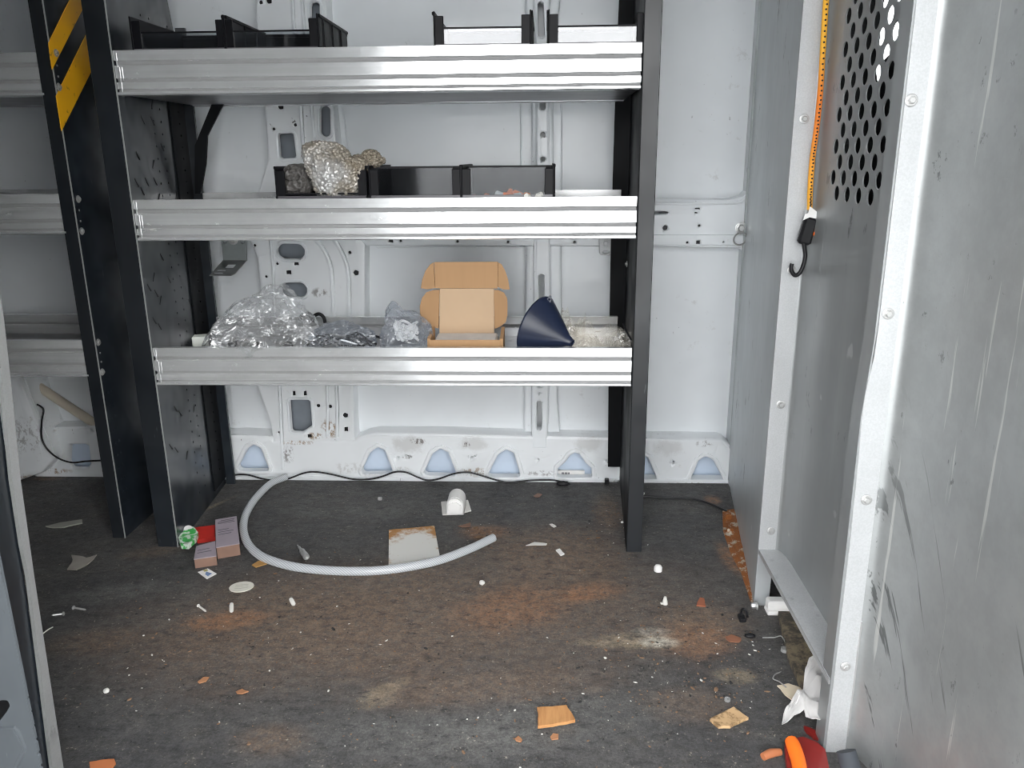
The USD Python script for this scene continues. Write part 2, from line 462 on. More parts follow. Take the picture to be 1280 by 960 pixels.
def floor_mat():
    m = Mat('dirty_rubber_floor')
    w1, w2, w3 = m.noise(6, 6, .70), m.noise(20, 6, .76, (1, 1.5, 1)), m.noise(80, 5, .76)
    grain = m.noise(320, 3, .7)
    col = m.mix(m.ramp(w1, .32, .68), (.043, .0425, .0435), (.076, .073, .070))
    col = m.mix(m.math('multiply', m.ramp(w2, .50, .66), .35), col, (.125, .115, .10))
    # where the dirt lies: (colour, centre, radii, angle, strength)
    brown, rust, sand, ash, grey = (.175, .122, .086), (.275, .145, .080), (.34, .275, .19), (.50, .47, .40), (.15, .147, .138)
    for c, ctr, rad, ang, k in FLOOR_STAINS(brown, rust, sand, ash, grey):
        wob = m.math('add', m.math('multiply', w1, .40), m.math('add', m.math('multiply', w2, .40), m.math('multiply', w3, .20)))
        b = m.blot(ctr, rad, ang, wob, .72)
        col = m.mix(m.math('multiply', m.math('multiply', b, m.ramp(w3, .36, .58, .22, 1.0)), k), col, c)
    dk = m.ramp(m.noise(26, 6, .78, (1, 1.9, 1), loc=(2, 8, 0)), .54, .64)
    col = m.mix(m.math('multiply', dk, .72), col, (.026, .025, .026))
    sp = m.ramp(m.noise(150, 3, .7), .61, .68)
    col = m.mix(m.math('multiply', m.math('multiply', sp, m.ramp(w2, .44, .58)), .75), col, (.36, .32, .265))
    scr = m.math('multiply', m.ramp(m.noise(60, 2, .5, (.15, 1.4, 1), 0.0, (3, 3, 3)), .70, .73), m.ramp(w1, .5, .6))
    col = m.mix(m.math('multiply', scr, .4), col, (.30, .28, .25))
    mott = m.ramp(m.noise(42, 5, .75, (1, 1.25, 1), loc=(5, 1, 0)), .34, .66, .76, 1.24)
    fine = m.ramp(m.noise(230, 3, .75), .34, .66, .78, 1.24)
    col = m.add('vector_math', math_type='scale', vector1=col, scale=m.math('multiply', mott, fine)) + '.vector'
    r = m.ramp(m.math('add', m.math('multiply', w2, .6), m.math('multiply', w3, .4)), .35, .65, .46, .78)
    return m.pbr(col, r, 0.0, bump=(m.math('add', m.math('multiply', w3, .6), m.math('multiply', grain, .4)), .45, .004), specular_ior_level=.4)
def FLOOR_STAINS(brown, rust, sand, ash, grey):
    return [
        (brown, (-0.126, 1.389), (.66, .34), 5, .62), (brown, (-0.488, 1.323), (.46, .28), 10, .62), (brown, (0.017, 1.624), (.22, .20), 0, .75),
        (rust, (-0.608, 1.334), (.11, .045), 12, .85), (rust, (-0.063, 1.390), (.16, .10), 20, .6), (rust, (-0.143, 1.720), (.08, .05), 0, .7), (rust, (0.089, 1.454), (.10, .05), 10, .7),
        (rust, (0.064, 1.438), (.05, .02), 10, .8), (brown, (0.301, 1.344), (.12, .10), 30, .8), (rust, (0.277, 1.291), (.10, .07), 10, .55), (brown, (0.232, 1.112), (.10, .06), 0, .5),
        (sand, (0.175, 1.289), (.095, .028), -4, .55), (sand, (0.130, 1.275), (.12, .02), -4, .5), (ash, (0.206, 1.282), (.045, .022), 0, .85), (ash, (0.200, 1.315), (.05, .022), 0, .4),
        (sand, (-0.266, 1.134), (.06, .022), 35, .55), (sand, (-0.274, 1.107), (.05, .03), 20, .4), (brown, (-0.414, 1.010), (.08, .05), 0, .6), (brown, (-0.827, 1.261), (.12, .06), 10, .5),
        (grey, (-0.870, 1.430), (.14, .05), 15, .5), (grey, (0.025, 1.068), (.26, .10), 10, .35), (grey, (-0.171, 1.026), (.26, .08), 0, .5), (brown, (-0.107, 1.143), (.30, .07), 8, .55), (grey, (-0.482, 1.824), (.25, .06), 0, .35),
        (brown, (0.158, 1.838), (.05, .16), 0, .7), (sand, (-0.866, 1.816), (.012, .16), -28, .5), (rust, (0.430, 1.916), (.03, .04), 0, .8), (brown, (-0.887, 1.603), (.10, .04), 20, .5),
        (rust, (0.410, 1.597), (.03, .12), 8, .7), (sand, (0.326, 1.187), (.05, .03), 0, .5), (brown, (-1.386, 2.025), (.06, .02), 0, .8)]
FLOOR = floor_mat()
CARD = (lambda m: m.pbr(m.mix(m.noise(60, 4, .6, (1, 1, .1)), (.37, .215, .105), (.43, .255, .125)), .8))(Mat('brown_cardboard'))
CARD_IN = plain('pale_cardboard_lining', (.49, .345, .22), .8, var=.04)
WHITE_FOAM = plain('white_foam_pad', (.62, .60, .57), .7)
YELLOW = (lambda m: m.pbr(m.mix(m.ramp(m.noise(50, 4), .62, .7), (.78, .39, .012), (.25, .14, .02)), .38))(Mat('yellow_warning_tape'))
NAVY = plain('navy_plastic', (.012, .017, .036), .30, var=.15)
HOSE = (lambda m: m.pbr(m.mix(m.ramp(m.add('wave_texture', vector='geo.position', scale=95, bands_direction='diagonal', distortion=.4) + '.fac', .3, .7), (.34, .36, .375), (.54, .56, .58)), .35, subsurface_weight=.0, coat_weight=.3))(Mat('braided_clear_hose'))
RUST_PLATE = None
BUNGEE = (lambda m: m.pbr(m.mix(m.ramp(m.noise(2.2, 1, .5, loc=(0, 0, 3.1)), .45, .6), (.80, .40, .03), (.72, .15, .02)), .7))(Mat('orange_bungee_cord'))
PAPER = plain('white_paper', (.76, .75, .73), .8, var=.04)
SEAT = plain('dark_seat_cloth', (.012, .012, .014), .9)
CAB = plain('dark_cab_trim', (.02, .021, .023), .7)
CABLE = plain('black_cable', (.010, .010, .011), .4)
ORANGE = plain('orange_rubber_grip', (.85, .16, .012), .45)
DARK_RED = plain('dark_red_plastic', (.16, .012, .010), .4, var=.3)
RED = plain('red_card', (.50, .022, .014), .55)
PINK = plain('dusty_pink_carton_top', (.33, .285, .32), .6, var=.08)
TAN_EDGE = plain('tan_carton_edge', (.215, .125, .09), .7)
PRINT = plain('dark_print', (.10, .09, .11), .7)
WOOD = (lambda m: m.pbr(m.mix(m.ramp(m.noise(30, 5, .65, (1, .12, 1)), .35, .65), (.50, .255, .095), (.34, .15, .05)), .8, bump=(m.noise(60, 4, .6, (1, .12, 1)), .6, .004)))(Mat('orange_split_wood'))
CARD_OLD = (lambda m: m.pbr(m.mix(m.ramp(m.noise(55, 5, .7), .45, .6), (.50, .33, .17), (.20, .12, .055)), .85))(Mat('stained_cardboard'))
OLD_PLY = (lambda m: m.pbr(m.mix(m.ramp(m.noise(40, 5, .7), .4, .62), (.055, .047, .038), (.19, .15, .095)), .9))(Mat('dirty_plywood_edge'))
BEIGE = plain('beige_conduit', (.56, .50, .40), .55)
CHIP = plain('pale_plastic_chip', (.62, .61, .57), .6)
LEAF = plain('orange_leaf', (.36, .17, .08), .8, var=.3)
GREEN_WRAP = (lambda m: m.pbr(m.mix(m.ramp(m.noise(75, 2, .5), .46, .54), (.66, .74, .66), (.05, .40, .08)), .35))(Mat('green_white_wrapper'))
CONCRETE = plain('outside_asphalt', (.42, .42, .41), .9)

def clear_film(name, tint, milky, gloss_rough, bump_scale, bump_strength, base=.07, cloud=.25):
    m = Mat(name)
    n1 = m.noise(bump_scale, 3, .6, dist=1.0)
    cre = m.math('absolute', m.math('subtract', n1, .5))
    nrm = m.add('bump', height=cre, strength=bump_strength, distance=.02) + '.normal'
    d = m.add('diffuse_bsdf', color=milky) + '.BSDF'
    g = m.add('glossy_bsdf', color=(1, 1, 1), roughness=gloss_rough, normal=nrm) + '.BSDF'
    t = m.add('transparent_bsdf', color=tint) + '.BSDF'
    lw = m.add('layer_weight', blend=.25) + '.facing'
    lw = m.math('multiply', lw, lw)
    crease = m.ramp(cre, .0, .028, .54, .0)
    body = m.add('mix_closure', fac=1 - cloud, closure1=d, closure2=g) + '.closure'
    f = m.math('minimum', m.math('add', m.math('add', m.math('multiply', lw, .45), crease), base), .9)
    return m.done(m.add('mix_closure', fac=f, closure1=t, closure2=body) + '.closure')
FILM = clear_film('clear_polythene', (.94, .945, .95), (.80, .81, .82), .11, 18, .9, .12, .22)
FILM_GREY = clear_film('smoky_polythene', (.80, .82, .85), (.55, .58, .62), .14, 28, .8, .10, .35)
FILM_TAN = clear_film('dusty_polythene', (.90, .88, .84), (.55, .53, .47), .14, 34, .9, .12, .35)

def window_plastic(name, gain):
    m = Mat(name)
    fr = m.add('fresnel', IOR=1.55) + '.fac'
    g = m.add('glossy_bsdf', color=(1, 1, 1), roughness=.06) + '.BSDF'
    t = m.add('transparent_bsdf', color=(.80, .82, .84)) + '.BSDF'
    f = m.math('multiply', fr, gain)
    return m.done(m.add('mix_closure', fac=f, closure1=t, closure2=g) + '.closure')
WINDOW_PLASTIC = window_plastic('clear_bin_window', .42)
WINDOW_GLOSSY = window_plastic('glossy_bin_window', 1.5)
CHANNEL = plain('smoky_label_channel', (.10, .095, .105), .25)
def cab_glass():
    m = Mat('cab_window_glass')
    fr = m.add('fresnel', IOR=1.45) + '.fac'
    g = m.add('glossy_bsdf', color=(1, 1, 1), roughness=.02) + '.BSDF'
    t = m.add('transparent_bsdf', color=(.86, .91, .89)) + '.BSDF'
    return m.done(m.add('mix_closure', fac=fr, closure1=t, closure2=g) + '.closure')
GLASS = cab_glass()
def bubble():
    m = Mat('bubble_wrap')
    m2 = m.noise(9, 3)
    col = m.mix(m.ramp(m2, .38, .62), (.25, .215, .165), (.42, .42, .41))
    cells = m.voronoi(210, out='color')
    n = m.add('bump', height=m.add('rgb_to_bw', color=cells) + '.val', strength=1.0, distance=.0035) + '.normal'
    return m.pbr(col, .17, .35, normal=n, specular_ior_level=1.0, coat_weight=.8, coat_roughness=.08)
BUBBLE = bubble()

# ---------------------------------------------------------------- the van's shell
struct('ground', bx(-150, 150, -150, 150, -.66, -.60), CONCRETE)
fl = thing('floor', kind='structure', loc=(0, 1, 0))
part('rubber_mat', bx(-2.6, .52, -.05, 2.045, -.035, 0.0), FLOOR, fl)
part('cab_floor', bx(.52, 2.2, -.05, 2.12, -.035, -.005), CAB, fl)
struct('ceiling', bx(-2.6, 2.2, .02, 2.12, 1.62, 1.65), WHITE_CLEAN)
struct('wall_left', bx(-2.63, -2.6, .02, 2.12, -.035, 1.65), WHITE_CLEAN)
struct('wall_right', bx(2.2, 2.23, .02, 2.12, -.035, 1.65), CAB)
DOOR_L, DOOR_R, DOOR_T = -.50, .60, 1.50
struct('wall_front', ex(P([(-2.6, -.035), (-2.6, 1.65), (2.2, 1.65), (2.2, -.035), (DOOR_R, -.035), (DOOR_R, DOOR_T), (DOOR_L, DOOR_T), (DOOR_L, -.035)]), .02, .10), WHITE_CLEAN)

wb = thing('wall_back', kind='structure', loc=(-1.0, 2.03, 0))
SKIN = 2.09
part('outer_skin', bx(-2.6, .50, SKIN, SKIN + .03, -.035, 1.65), WHITE, wb)
# cab side of the same wall, with the door window opening
wx0 = .795
cabwall = ex(P([(.50, -.035), (2.2, -.035), (2.2, 1.65), (.50, 1.65)]).difference(rnd(P([(wx0, 1.0), (1.75, .98), (1.55, 1.52), (wx0, 1.52)]), .04)), SKIN, SKIN + .03)
BACK_SHADE = plain('cavity_shade_grey', (.19, .215, .245), .6)  # dark tone stands in for shade inside the pillar openings
BLUE_GLOW = plain('painted_blue_glow', (.55, .64, .76), .55, var=.05)  # bluish light of the sill openings, put into the base colour

part('sill_glow_backing', bx(-1.42, .49, 2.074, 2.078, -.02, .108), BLUE_GLOW, wb, 'pale sheet with bluish light painted in behind the sill openings')
part('cab_wall', cabwall, CAB, wb)
w1 = thing('window_1', kind='structure', loc=(1.2, 2.10, 1.0))
part('pane', bx(wx0 - .01, 1.76, 2.103, 2.107, .97, 1.53), GLASS, w1)

FRONT = 2.035
holes_pillar = [
    dot((-0.672, 1.209), .004), dot((-0.652, 1.212), .006), dot((-0.645, 0.976), .0065), dot((-0.667, 0.924), .003), dot((-0.613, 0.933), .0035),
    rnd(P([(-0.656, 0.913), (-0.619, 0.912), (-0.617, 0.856), (-0.656, 0.854)]), .006),
    slot((-0.536, 0.964), (-0.539, 0.917), .024), slot((-0.543, 1.197), (-0.545, 1.173), .020),
    slot((-0.666, 0.626), (-0.633, 0.625), .037), slot((-0.664, 0.526), (-0.635, 0.526), .037),
    P([(-0.643, 0.598), (-0.633, 0.598), (-0.633, 0.590), (-0.644, 0.590)]), P([(-0.666, 0.576), (-0.654, 0.576), (-0.655, 0.567), (-0.666, 0.567)]),
    dot((-0.688, 0.594), .003), dot((-0.498, 0.622), .0035), dot((-0.485, 0.570), .0065), dot((-0.720, 0.561), .003), dot((-0.742, 0.641), .003),
    rnd(P([(-0.687, 0.228), (-0.631, 0.228), (-0.632, 0.155), (-0.660, 0.137), (-0.688, 0.139)]), .006),
    P([(-0.676, 0.252), (-0.670, 0.252), (-0.671, 0.241), (-0.677, 0.241)]), P([(-0.646, 0.252), (-0.640, 0.253), (-0.640, 0.241), (-0.647, 0.241)]),
    dot((-0.538, 0.185), .0065), P([(-0.543, 0.151), (-0.534, 0.151), (-0.535, 0.140), (-0.543, 0.140)]), P([(-0.645, 0.130), (-0.635, 0.130), (-0.636, 0.121), (-0.646, 0.121)]),
    dot((-0.724, 0.135), .003), dot((-0.571, 0.113), .0025), dot((-0.536, 0.105), .0025), dot((-0.578, 0.210), .0045), dot((-0.610, 0.212), .0045), dot((-0.631, 0.040), .004)]
pillar = P([(-0.686, 1.694), (-0.679, 1.315), (-0.688, 1.161), (-0.684, 0.996), (-0.688, 0.851), (-0.720, 0.774), (-0.766, 0.675), (-0.752, 0.647), (-0.739, 0.611), (-0.738, 0.522), (-0.747, 0.406), (-0.779, 0.297), (-0.763, 0.236), (-0.746, 0.162), (-0.743, 0.093), (-0.752, -0.009), (-0.504, -0.007), (-0.511, 0.103), (-0.516, 0.129), (-0.511, 0.275), (-0.479, 0.406), (-0.468, 0.457), (-0.457, 0.644), (-0.476, 0.662), (-0.501, 0.772), (-0.514, 0.887), (-0.519, 1.034), (-0.516, 1.210), (-0.512, 1.312), (-0.514, 1.689)])
pillar_outline = pillar
pillar = pillar.difference(unary_union(holes_pillar))
part('cavity_shade', ex(pillar_outline.buffer(-.012), 2.074, 2.078), BACK_SHADE, wb, 'dark sheet painted as shade behind the pillar openings')
part('stamped_pillar', pressed(pillar, FRONT, SKIN, .006, .005), WHITE_WORN, wb, 'pressed pillar with slots and square holes', smooth=35)
rims = []
for h in holes_pillar:
    if h.area > 2.5e-4:
        rims.append(pressed(h.buffer(.009).difference(h.buffer(.0015)), FRONT - .0035, FRONT + .002, .003, .003, .003))
def rib(pts, w, y0=FRONT, hgt=.005):
    return pressed(LineString(spline(pts, 6)).buffer(w / 2, cap_style='round'), y0 - hgt, y0 + .001, w * .42, hgt)
ribs = [rib([(-0.587, 0.658), (-0.564, 0.630), (-0.549, 0.583), (-0.549, 0.522), (-0.552, 0.452)], .012), rib([(-0.538, 0.658), (-0.516, 0.618), (-0.505, 0.563), (-0.510, 0.452)], .012),
        rib([(-0.596, 1.229), (-0.598, 1.107), (-0.595, 0.990), (-0.598, 0.850)], .010), rib([(-0.573, 1.228), (-0.573, 1.107), (-0.569, 0.990), (-0.568, 0.903)], .010),
        rib([(-0.700, 0.661), (-0.700, 0.563), (-0.709, 0.448)], .008), rib([(-0.711, 0.275), (-0.715, 0.162), (-0.722, 0.032)], .010), rib([(-0.582, 0.273), (-0.586, 0.185), (-0.592, 0.128)], .008), rib([(-0.556, 0.273), (-0.560, 0.185), (-0.564, 0.126)], .010)]
part('pressed_rib', cat(*rims, *ribs), WHITE, wb, kind='stuff', smooth=35)

belt_holes = [P([(-0.397, 0.655), (-0.387, 0.655), (-0.387, 0.646), (-0.397, 0.647)]), dot((-0.367, 0.650), .003), dot((-0.222, 0.648), .003), dot((-0.094, 0.646), .003),
              P([(-0.015, 0.650), (-0.005, 0.650), (-0.005, 0.641), (-0.015, 0.641)]), dot((0.074, 0.645), .003), P([(0.257, 0.719), (0.299, 0.719), (0.306, 0.716), (0.299, 0.713), (0.258, 0.713)]),
              dot((0.299, 0.679), .0058), dot((0.383, 0.684), .003), dot((0.355, 0.643), .0032), P([(0.377, 0.648), (0.387, 0.648), (0.387, 0.639), (0.377, 0.639)]),
              P([(0.371, 0.727), (0.382, 0.727), (0.383, 0.724), (0.371, 0.724)]), P([(0.371, 0.717), (0.377, 0.716), (0.377, 0.714), (0.371, 0.714)]), dot((0.444, 0.644), .002)]
belt = P([(-0.483, 0.749), (0.252, 0.750), (0.451, 0.748), (0.486, 0.756), (0.502, 0.773), (0.506, 0.799), (0.550, 0.799), (0.560, 0.590), (0.511, 0.590), (0.503, 0.614), (0.487, 0.628), (0.237, 0.633), (-0.459, 0.638), (-0.490, 0.638)]).difference(unary_union(belt_holes))
part('belt_rail', pressed(belt, FRONT + .004, SKIN, .006, .006), WHITE, wb, smooth=35)
def shade_discs(hs, y):
    return cat(*[ex(h.buffer(.0012), y, y + .002) for h in hs if h.area < 2.4e-4])
part('hole_shade', cat(shade_discs(holes_pillar, FRONT + .004), shade_discs(belt_holes, FRONT + .009)), BLACK_RUBBER, wb, 'dark discs painting the shade of small holes in the white wall', kind='stuff')  # dark discs paint the shade inside the small holes
bl = P([(0.236, 0.663), (0.492, 0.662), (0.496, 0.635), (0.237, 0.637)]).difference(unary_union(belt_holes))
part('belt_step', cat(pressed(bl, FRONT - .002, FRONT + .006, .004, .004), rib([(0.237, 0.739), (0.452, 0.739), (0.486, 0.746), (0.504, 0.765)], .008, FRONT + .004, .004),
     rib([(-0.437, 0.631), (-0.246, 0.629), (-0.043, 0.627)], .006, SKIN, .006)), WHITE, wb, smooth=35)

slots2 = [slot((-0.012, 1.192), (-0.010, 1.129), .0125), slot((-0.008, 1.010), (-0.007, 0.967), .0125), dot((-0.006, 0.904), .006), dot((-0.006, 0.847), .006),
          slot((-0.009, 0.559), (-0.009, 0.473), .0125), dot((-0.014, 0.272), .006), dot((-0.014, 0.250), .002), slot((-0.014, 0.223), (-0.015, 0.154), .0120)]
p2 = P([(-0.048, 1.678), (-0.047, 1.303), (-0.049, 1.186), (-0.038, 1.117), (-0.034, 0.993), (-0.035, 0.769), (-0.051, 0.652), (-0.052, 0.406), (-0.055, 0.232), (-0.056, 0.131), (0.041, 0.132), (0.034, 0.232), (0.043, 0.448), (0.041, 0.651), (0.020, 0.769), (0.019, 0.992), (0.018, 1.116), (0.033, 1.193), (0.036, 1.302), (0.034, 1.676)])
part('slotted_pillar', pressed(p2.difference(unary_union([s.buffer(.004) for s in slots2])), FRONT + .022, SKIN, .006, .008), WHITE, wb, smooth=35)
ch = P([(-0.035, 1.677), (-0.034, 1.303), (-0.025, 1.099), (-0.023, 0.769), (-0.029, 0.632), (-0.029, 0.448), (-0.036, 0.276), (-0.036, 0.092), (0.007, 0.093), (0.012, 0.276), (0.016, 0.448), (0.013, 0.632), (0.010, 0.769), (0.007, 1.099), (0.014, 1.302), (0.012, 1.676)]).difference(unary_union(slots2))
part('slotted_channel', cat(pressed(ch, FRONT - .004, FRONT + .03, .005, .010), *[pressed(s.buffer(.0045).difference(s.buffer(.0008)), FRONT - .0065, FRONT - .002, .0018, .002, .002) for s in slots2 if s.area > 2e-4]), WHITE, wb, 'raised channel with long slots', smooth=35)

tri = [[(-0.855, 0.024), (-0.814, 0.092), (-0.793, 0.104), (-0.774, 0.092), (-0.756, 0.024)], [(-0.509, 0.017), (-0.475, 0.083), (-0.452, 0.099), (-0.433, 0.088), (-0.412, 0.020)], [(-0.336, 0.016), (-0.304, 0.081), (-0.281, 0.095), (-0.260, 0.084), (-0.238, 0.014)],
       [(-0.160, 0.012), (-0.127, 0.078), (-0.103, 0.094), (-0.082, 0.083), (-0.063, 0.011)], [(0.205, 0.001), (0.233, 0.069), (0.256, 0.085), (0.280, 0.071), (0.308, 0.002)], [(0.390, 0.001), (0.412, 0.065), (0.431, 0.078), (0.453, 0.066), (0.489, -0.001)]]
tri = [rnd(P(t), .010) for t in tri]
cup = rnd(P([(0.035, 0.012), (0.035, 0.040), (0.054, 0.056), (0.069, 0.079), (0.082, 0.086), (0.097, 0.079), (0.111, 0.056), (0.128, 0.040), (0.129, 0.012)]), .006)
small = [dot((-0.401, 0.065), .003), dot((-0.372, 0.068), .003), dot((-0.199, 0.066), .003), dot((-0.190, 0.071), .002), dot((0.347, 0.055), .0045), dot((0.167, 0.059), .0025), dot((-0.018, 0.062), .002)]
sill = P([(-0.915, 0.126), (-0.830, 0.131), (-0.740, 0.127), (-0.741, 0.111), (-0.516, 0.117), (-0.485, 0.131), (-0.456, 0.137), (-0.261, 0.137), (-0.056, 0.131), (0.041, 0.129), (0.126, 0.128), (0.280, 0.126), (0.466, 0.125), (0.483, 0.118), (0.502, 0.100), (0.544, 0.066), (0.564, -0.061), (-0.935, -0.046)])
sill_p = sill.difference(unary_union(tri + [cup] + small))
part('sill_panel', pressed(sill_p, FRONT - .003, SKIN, .009, .010, .012), WHITE_WORN, wb, 'pressed sill with a row of rounded triangular openings', smooth=40)
part('sill_rim', cat(*[pressed(t_.buffer(.011).difference(t_.buffer(-.001)), FRONT - .0085, FRONT - .002, .0042, .005, .004) for t_ in tri], pressed(cup.buffer(.012).difference(cup.buffer(-.001)), FRONT - .0085, FRONT - .002, .0045, .005, .004)), WHITE_WORN, wb, 'rolled rims of the sill openings', kind='stuff', smooth=45)
part('sill_flange', bx(-.96, .51, FRONT - .010, FRONT + .03, -.002, .010, .003), WHITE_WORN, wb)
part('sill_floor', bx(-2.6, .50, FRONT + .011, SKIN, -.01, -.001), BLUE_GLOW, wb)
# rear bay low down
lw = P([(-1.364, 0.147), (-1.228, 0.152), (-0.853, 0.127), (-0.869, -0.027), (-1.464, -0.032), (-1.421, 0.017), (-1.370, 0.089)]).difference(unary_union([rnd(P([(-1.316, 0.096), (-1.264, 0.096), (-1.269, 0.035), (-1.280, 0.025), (-1.321, 0.027), (-1.327, 0.046)]), .008), dot((-1.253, 0.136), .006), dot((-1.367, 0.105), .003)]))
part('rear_sill_panel', pressed(lw, FRONT + .004, SKIN, .008, .008), WHITE_WORN, wb, smooth=40)
wh = P([(-1.738, 0.360), (-1.394, 0.310), (-1.382, 0.284), (-1.376, 0.240), (-1.359, 0.161), (-1.346, 0.113), (-1.340, 0.069), (-1.378, 0.029), (-1.445, 0.005), (-1.852, -0.140)])
part('wheel_housing', pressed(wh, 1.985, SKIN, .02, .02), WHITE_WORN, wb, smooth=50)
part('diagonal_conduit', tube([(x, 2.056, z) for x, z in [(-1.447, 0.306), (-1.364, 0.240), (-1.213, 0.127)]], .0125, 10), BEIGE, wb, 'beige diagonal tube', smooth=60)
# tape and sealant marks, corner seal
part('body_seam', cat(rib([(0.245, 1.232), (0.251, 0.989), (0.255, 0.776)], .006, SKIN, .004), rib([(-0.507, 0.980), (-0.496, 0.849), (-0.497, 0.776)], .005, SKIN, .004), rib([(-0.469, 0.125), (-0.268, 0.125), (-0.068, 0.120)], .004, SKIN, .004), rib([(0.042, 0.120), (0.174, 0.120), (0.479, 0.113)], .004, SKIN, .004),
     rib([(-0.061, 0.978), (-0.062, 0.767)], .005, SKIN, .004), rib([(0.039, 0.977), (0.041, 0.766)], .005, SKIN, .004), rib([(0.038, 0.605), (0.037, 0.447)], .004, SKIN, .004)), WHITE, wb, kind='stuff', smooth=40)
part('latch_plate', cat(pressed(rnd(P([(0.134, 0.658), (0.166, 0.658), (0.167, 0.614), (0.139, 0.614), (0.135, 0.620)]), .004).difference(slot((0.148, 0.622), (0.156, 0.622), .006)), 2.018, 2.03, .002), hexbolt(((0.151, 0.644)[0], 2.018, (0.151, 0.644)[1]), (0, -1, 0), .006)), GALV_STRIP, wb, 'small plate with a bolt and slot', smooth=35)

# ring tied to the wall beside the partition
ring = thing('tie_down_ring', 'small steel lashing ring bolted to the white wall beside the partition', 'ring', ((0.484, 0.666)[0], 2.03, .66))
rc = (0.484, 0.678)
part('bolt', hexbolt((rc[0], 2.033, rc[1]), (0, -1, 0), .008, .010), ZINC, ring, smooth=30)
c2 = (0.481, 0.653)
angs = np.linspace(0, 2 * np.pi, 25)
part('ring', tube(np.c_[c2[0] + .0155 * np.cos(angs), 2.020 - .006 * np.sin(angs), c2[1] + .0155 * np.sin(angs)], .0022, 6, 1, smooth_path=False), ZINC, ring, smooth=60)

# ---------------------------------------------------------------- shelf units
LIP = [(0, 0), (0, -.0185), (.010, -.0210), (.010, -.0262), (0, -.0275), (0, -.0505), (.009, -.0525), (.009, -.0572), (0, -.0585), (0, -.0705), (.008, -.0722), (.008, -.0750), (-.0025, -.0765), (-.0025, -.0805), (.001, -.0825),
       (.022, -.0825), (.022, -.080), (.0125, -.0795), (.0125, -.002), (.014, -.002), (.014, 0)]
def lip(x0, x1, y, top, flip=1):
    return ex(P([(y + flip * a, top + b) for a, b in LIP]), x0, x1, 'x')
def shelf(parent, x0, x1, top, y0=1.63, y1=1.995, dots=True, low=.050):
    tray = part('shelf_tray', cat(bx(x0, x1, y0 + .0140, y1 - .002, top - .080, top - low)), TRAY, parent)
    part('front_lip', lip(x0, x1, y0, top), ALU, tray)
    part('back_lip', lip(x0, x1, y1 - .022, top), ALU, tray)
    part('groove_shade', cat(*[bx(x0, x1, yo + d - .0015, yo + d + .001, top + z1, top + z0) for yo in (y0, y1 - .022) for d, z0, z1 in ((.0092, -.0205, -.0268), (.0082, -.052, -.0577), (.0072, -.0717, -.0755))]), GROOVE_SHADE, tray, 'grey strips with the shade of the lip grooves painted in', kind='stuff')
    part('end_clip', cat(*[bx(x0 + .004 + d, x0 + .0065 + d, y0 - .0012, y0 + .002, top - .03 - e, top - .004 - e, .0004) for d, e in ((.0, 0), (.008, .026), (.003, .026), (.003, .052))]), ALU, tray)
    return tray

su = thing('shelf_unit', 'black and aluminium van shelf unit holding bins and the brown carton, centre of the wall', 'shelf unit', (-.33, 1.8, 0))
TOPS = (1.057, .775, .467)
for z in TOPS:
    shelf(su, -.836, .181, z)
def side_panel(parent, xa, xb, poly_yz, t=.003):
    """A sheet that runs from x=xa at the front to x=xb at the back."""
    m = ex(poly_yz, 0, t, 'x')
    v = np.array(m.vertices)
    k = (v[:, 1] - 1.63) / .37
    v[:, 0] += xa + (xb - xa) * k
    return trimesh.Trimesh(v, m.faces, process=False)
HT = 1.60
lp = P([(1.63, .0), (2.0, .0), (2.0, 1.13), (1.95, 1.30), (1.90, HT), (1.63, HT)])
hl = [dot((yy, zz), .0028) for yy in (1.80, 1.845, 1.955) for zz in np.arange(.06, 1.15, .0265)]
left_end = part('end_panel', side_panel(su, -.8405, -.875, lp.difference(unary_union(hl))), BLACK, su)
part('front_flange', bx(-.884, -.8375, 1.628, 1.6315, 0, HT, .001), BLACK_FACE, left_end)
part('bright_edge', bx(-.8385, -.8367, 1.6265, 1.6295, 0, HT), PALE_EDGE, left_end, 'worn pale edge of the flange')
part('rear_strip', side_panel(su, -.8372, -.8715, P([(1.90, .02), (2.0, .02), (2.0, 1.12), (1.90, 1.12)]).difference(unary_union([dot((1.955, zz), .0028) for zz in np.arange(.06, 1.1, .0265)])), .003), BLACK_DULL, left_end)
tm = []
rr = random.Random(3)
for a in range(9):
    for b in range(26):
        yy, zz = 1.66 + a * .028 + rr.uniform(-.006, .006), .16 + b * .036 + (a % 2) * .018
        if rr.random() < .17:
            k = (yy - 1.63) / .37
            m = bx(-.0008, .0008, -.0105, .0105, -.0016, .0016, .0004)
            m = rot(m, (1, 0, 0), 55 if (a + b) % 2 else -50, (0, 0, 0))
            tm.append(move(m, (-.8405 + (-.0345) * k + .0035, yy, zz)))
part('tread_dash', cat(*tm), TREAD, left_end, 'short dark dashes pressed across the panel', kind='stuff')
tri_r = P([(2.014, 1.134), (1.761, 1.098), (1.756, 1.127)])
rp = P([(1.63, 0), (1.70, .0), (2.0, .02), (2.0, HT), (1.63, HT)])
right_end = part('end_panel', side_panel(su, .183, .200, rp.difference(tri_r)), BLACK_DULL, su)
part('front_flange', bx(.1835, .2165, 1.628, 1.6315, 0.0, HT, .001), BLACK_FACE, right_end)
rv = P([(0.168, 0.059), (0.214, 0.059), (0.212, 0.288), (0.210, 0.654), (0.213, 0.987), (0.213, 1.192), (0.213, 1.258), (0.168, 1.258), (0.166, 1.193), (0.163, 0.984), (0.161, 0.655), (0.164, 0.288)])
part('rear_strip', ex(rv, 1.992, 1.997), BLACK_DULL, right_end)
br = P([(-0.773, 0.994), (-0.744, 0.993), (-0.800, 0.907), (-0.811, 0.843), (-0.832, 0.774), (-0.846, 0.774), (-0.833, 0.885)])
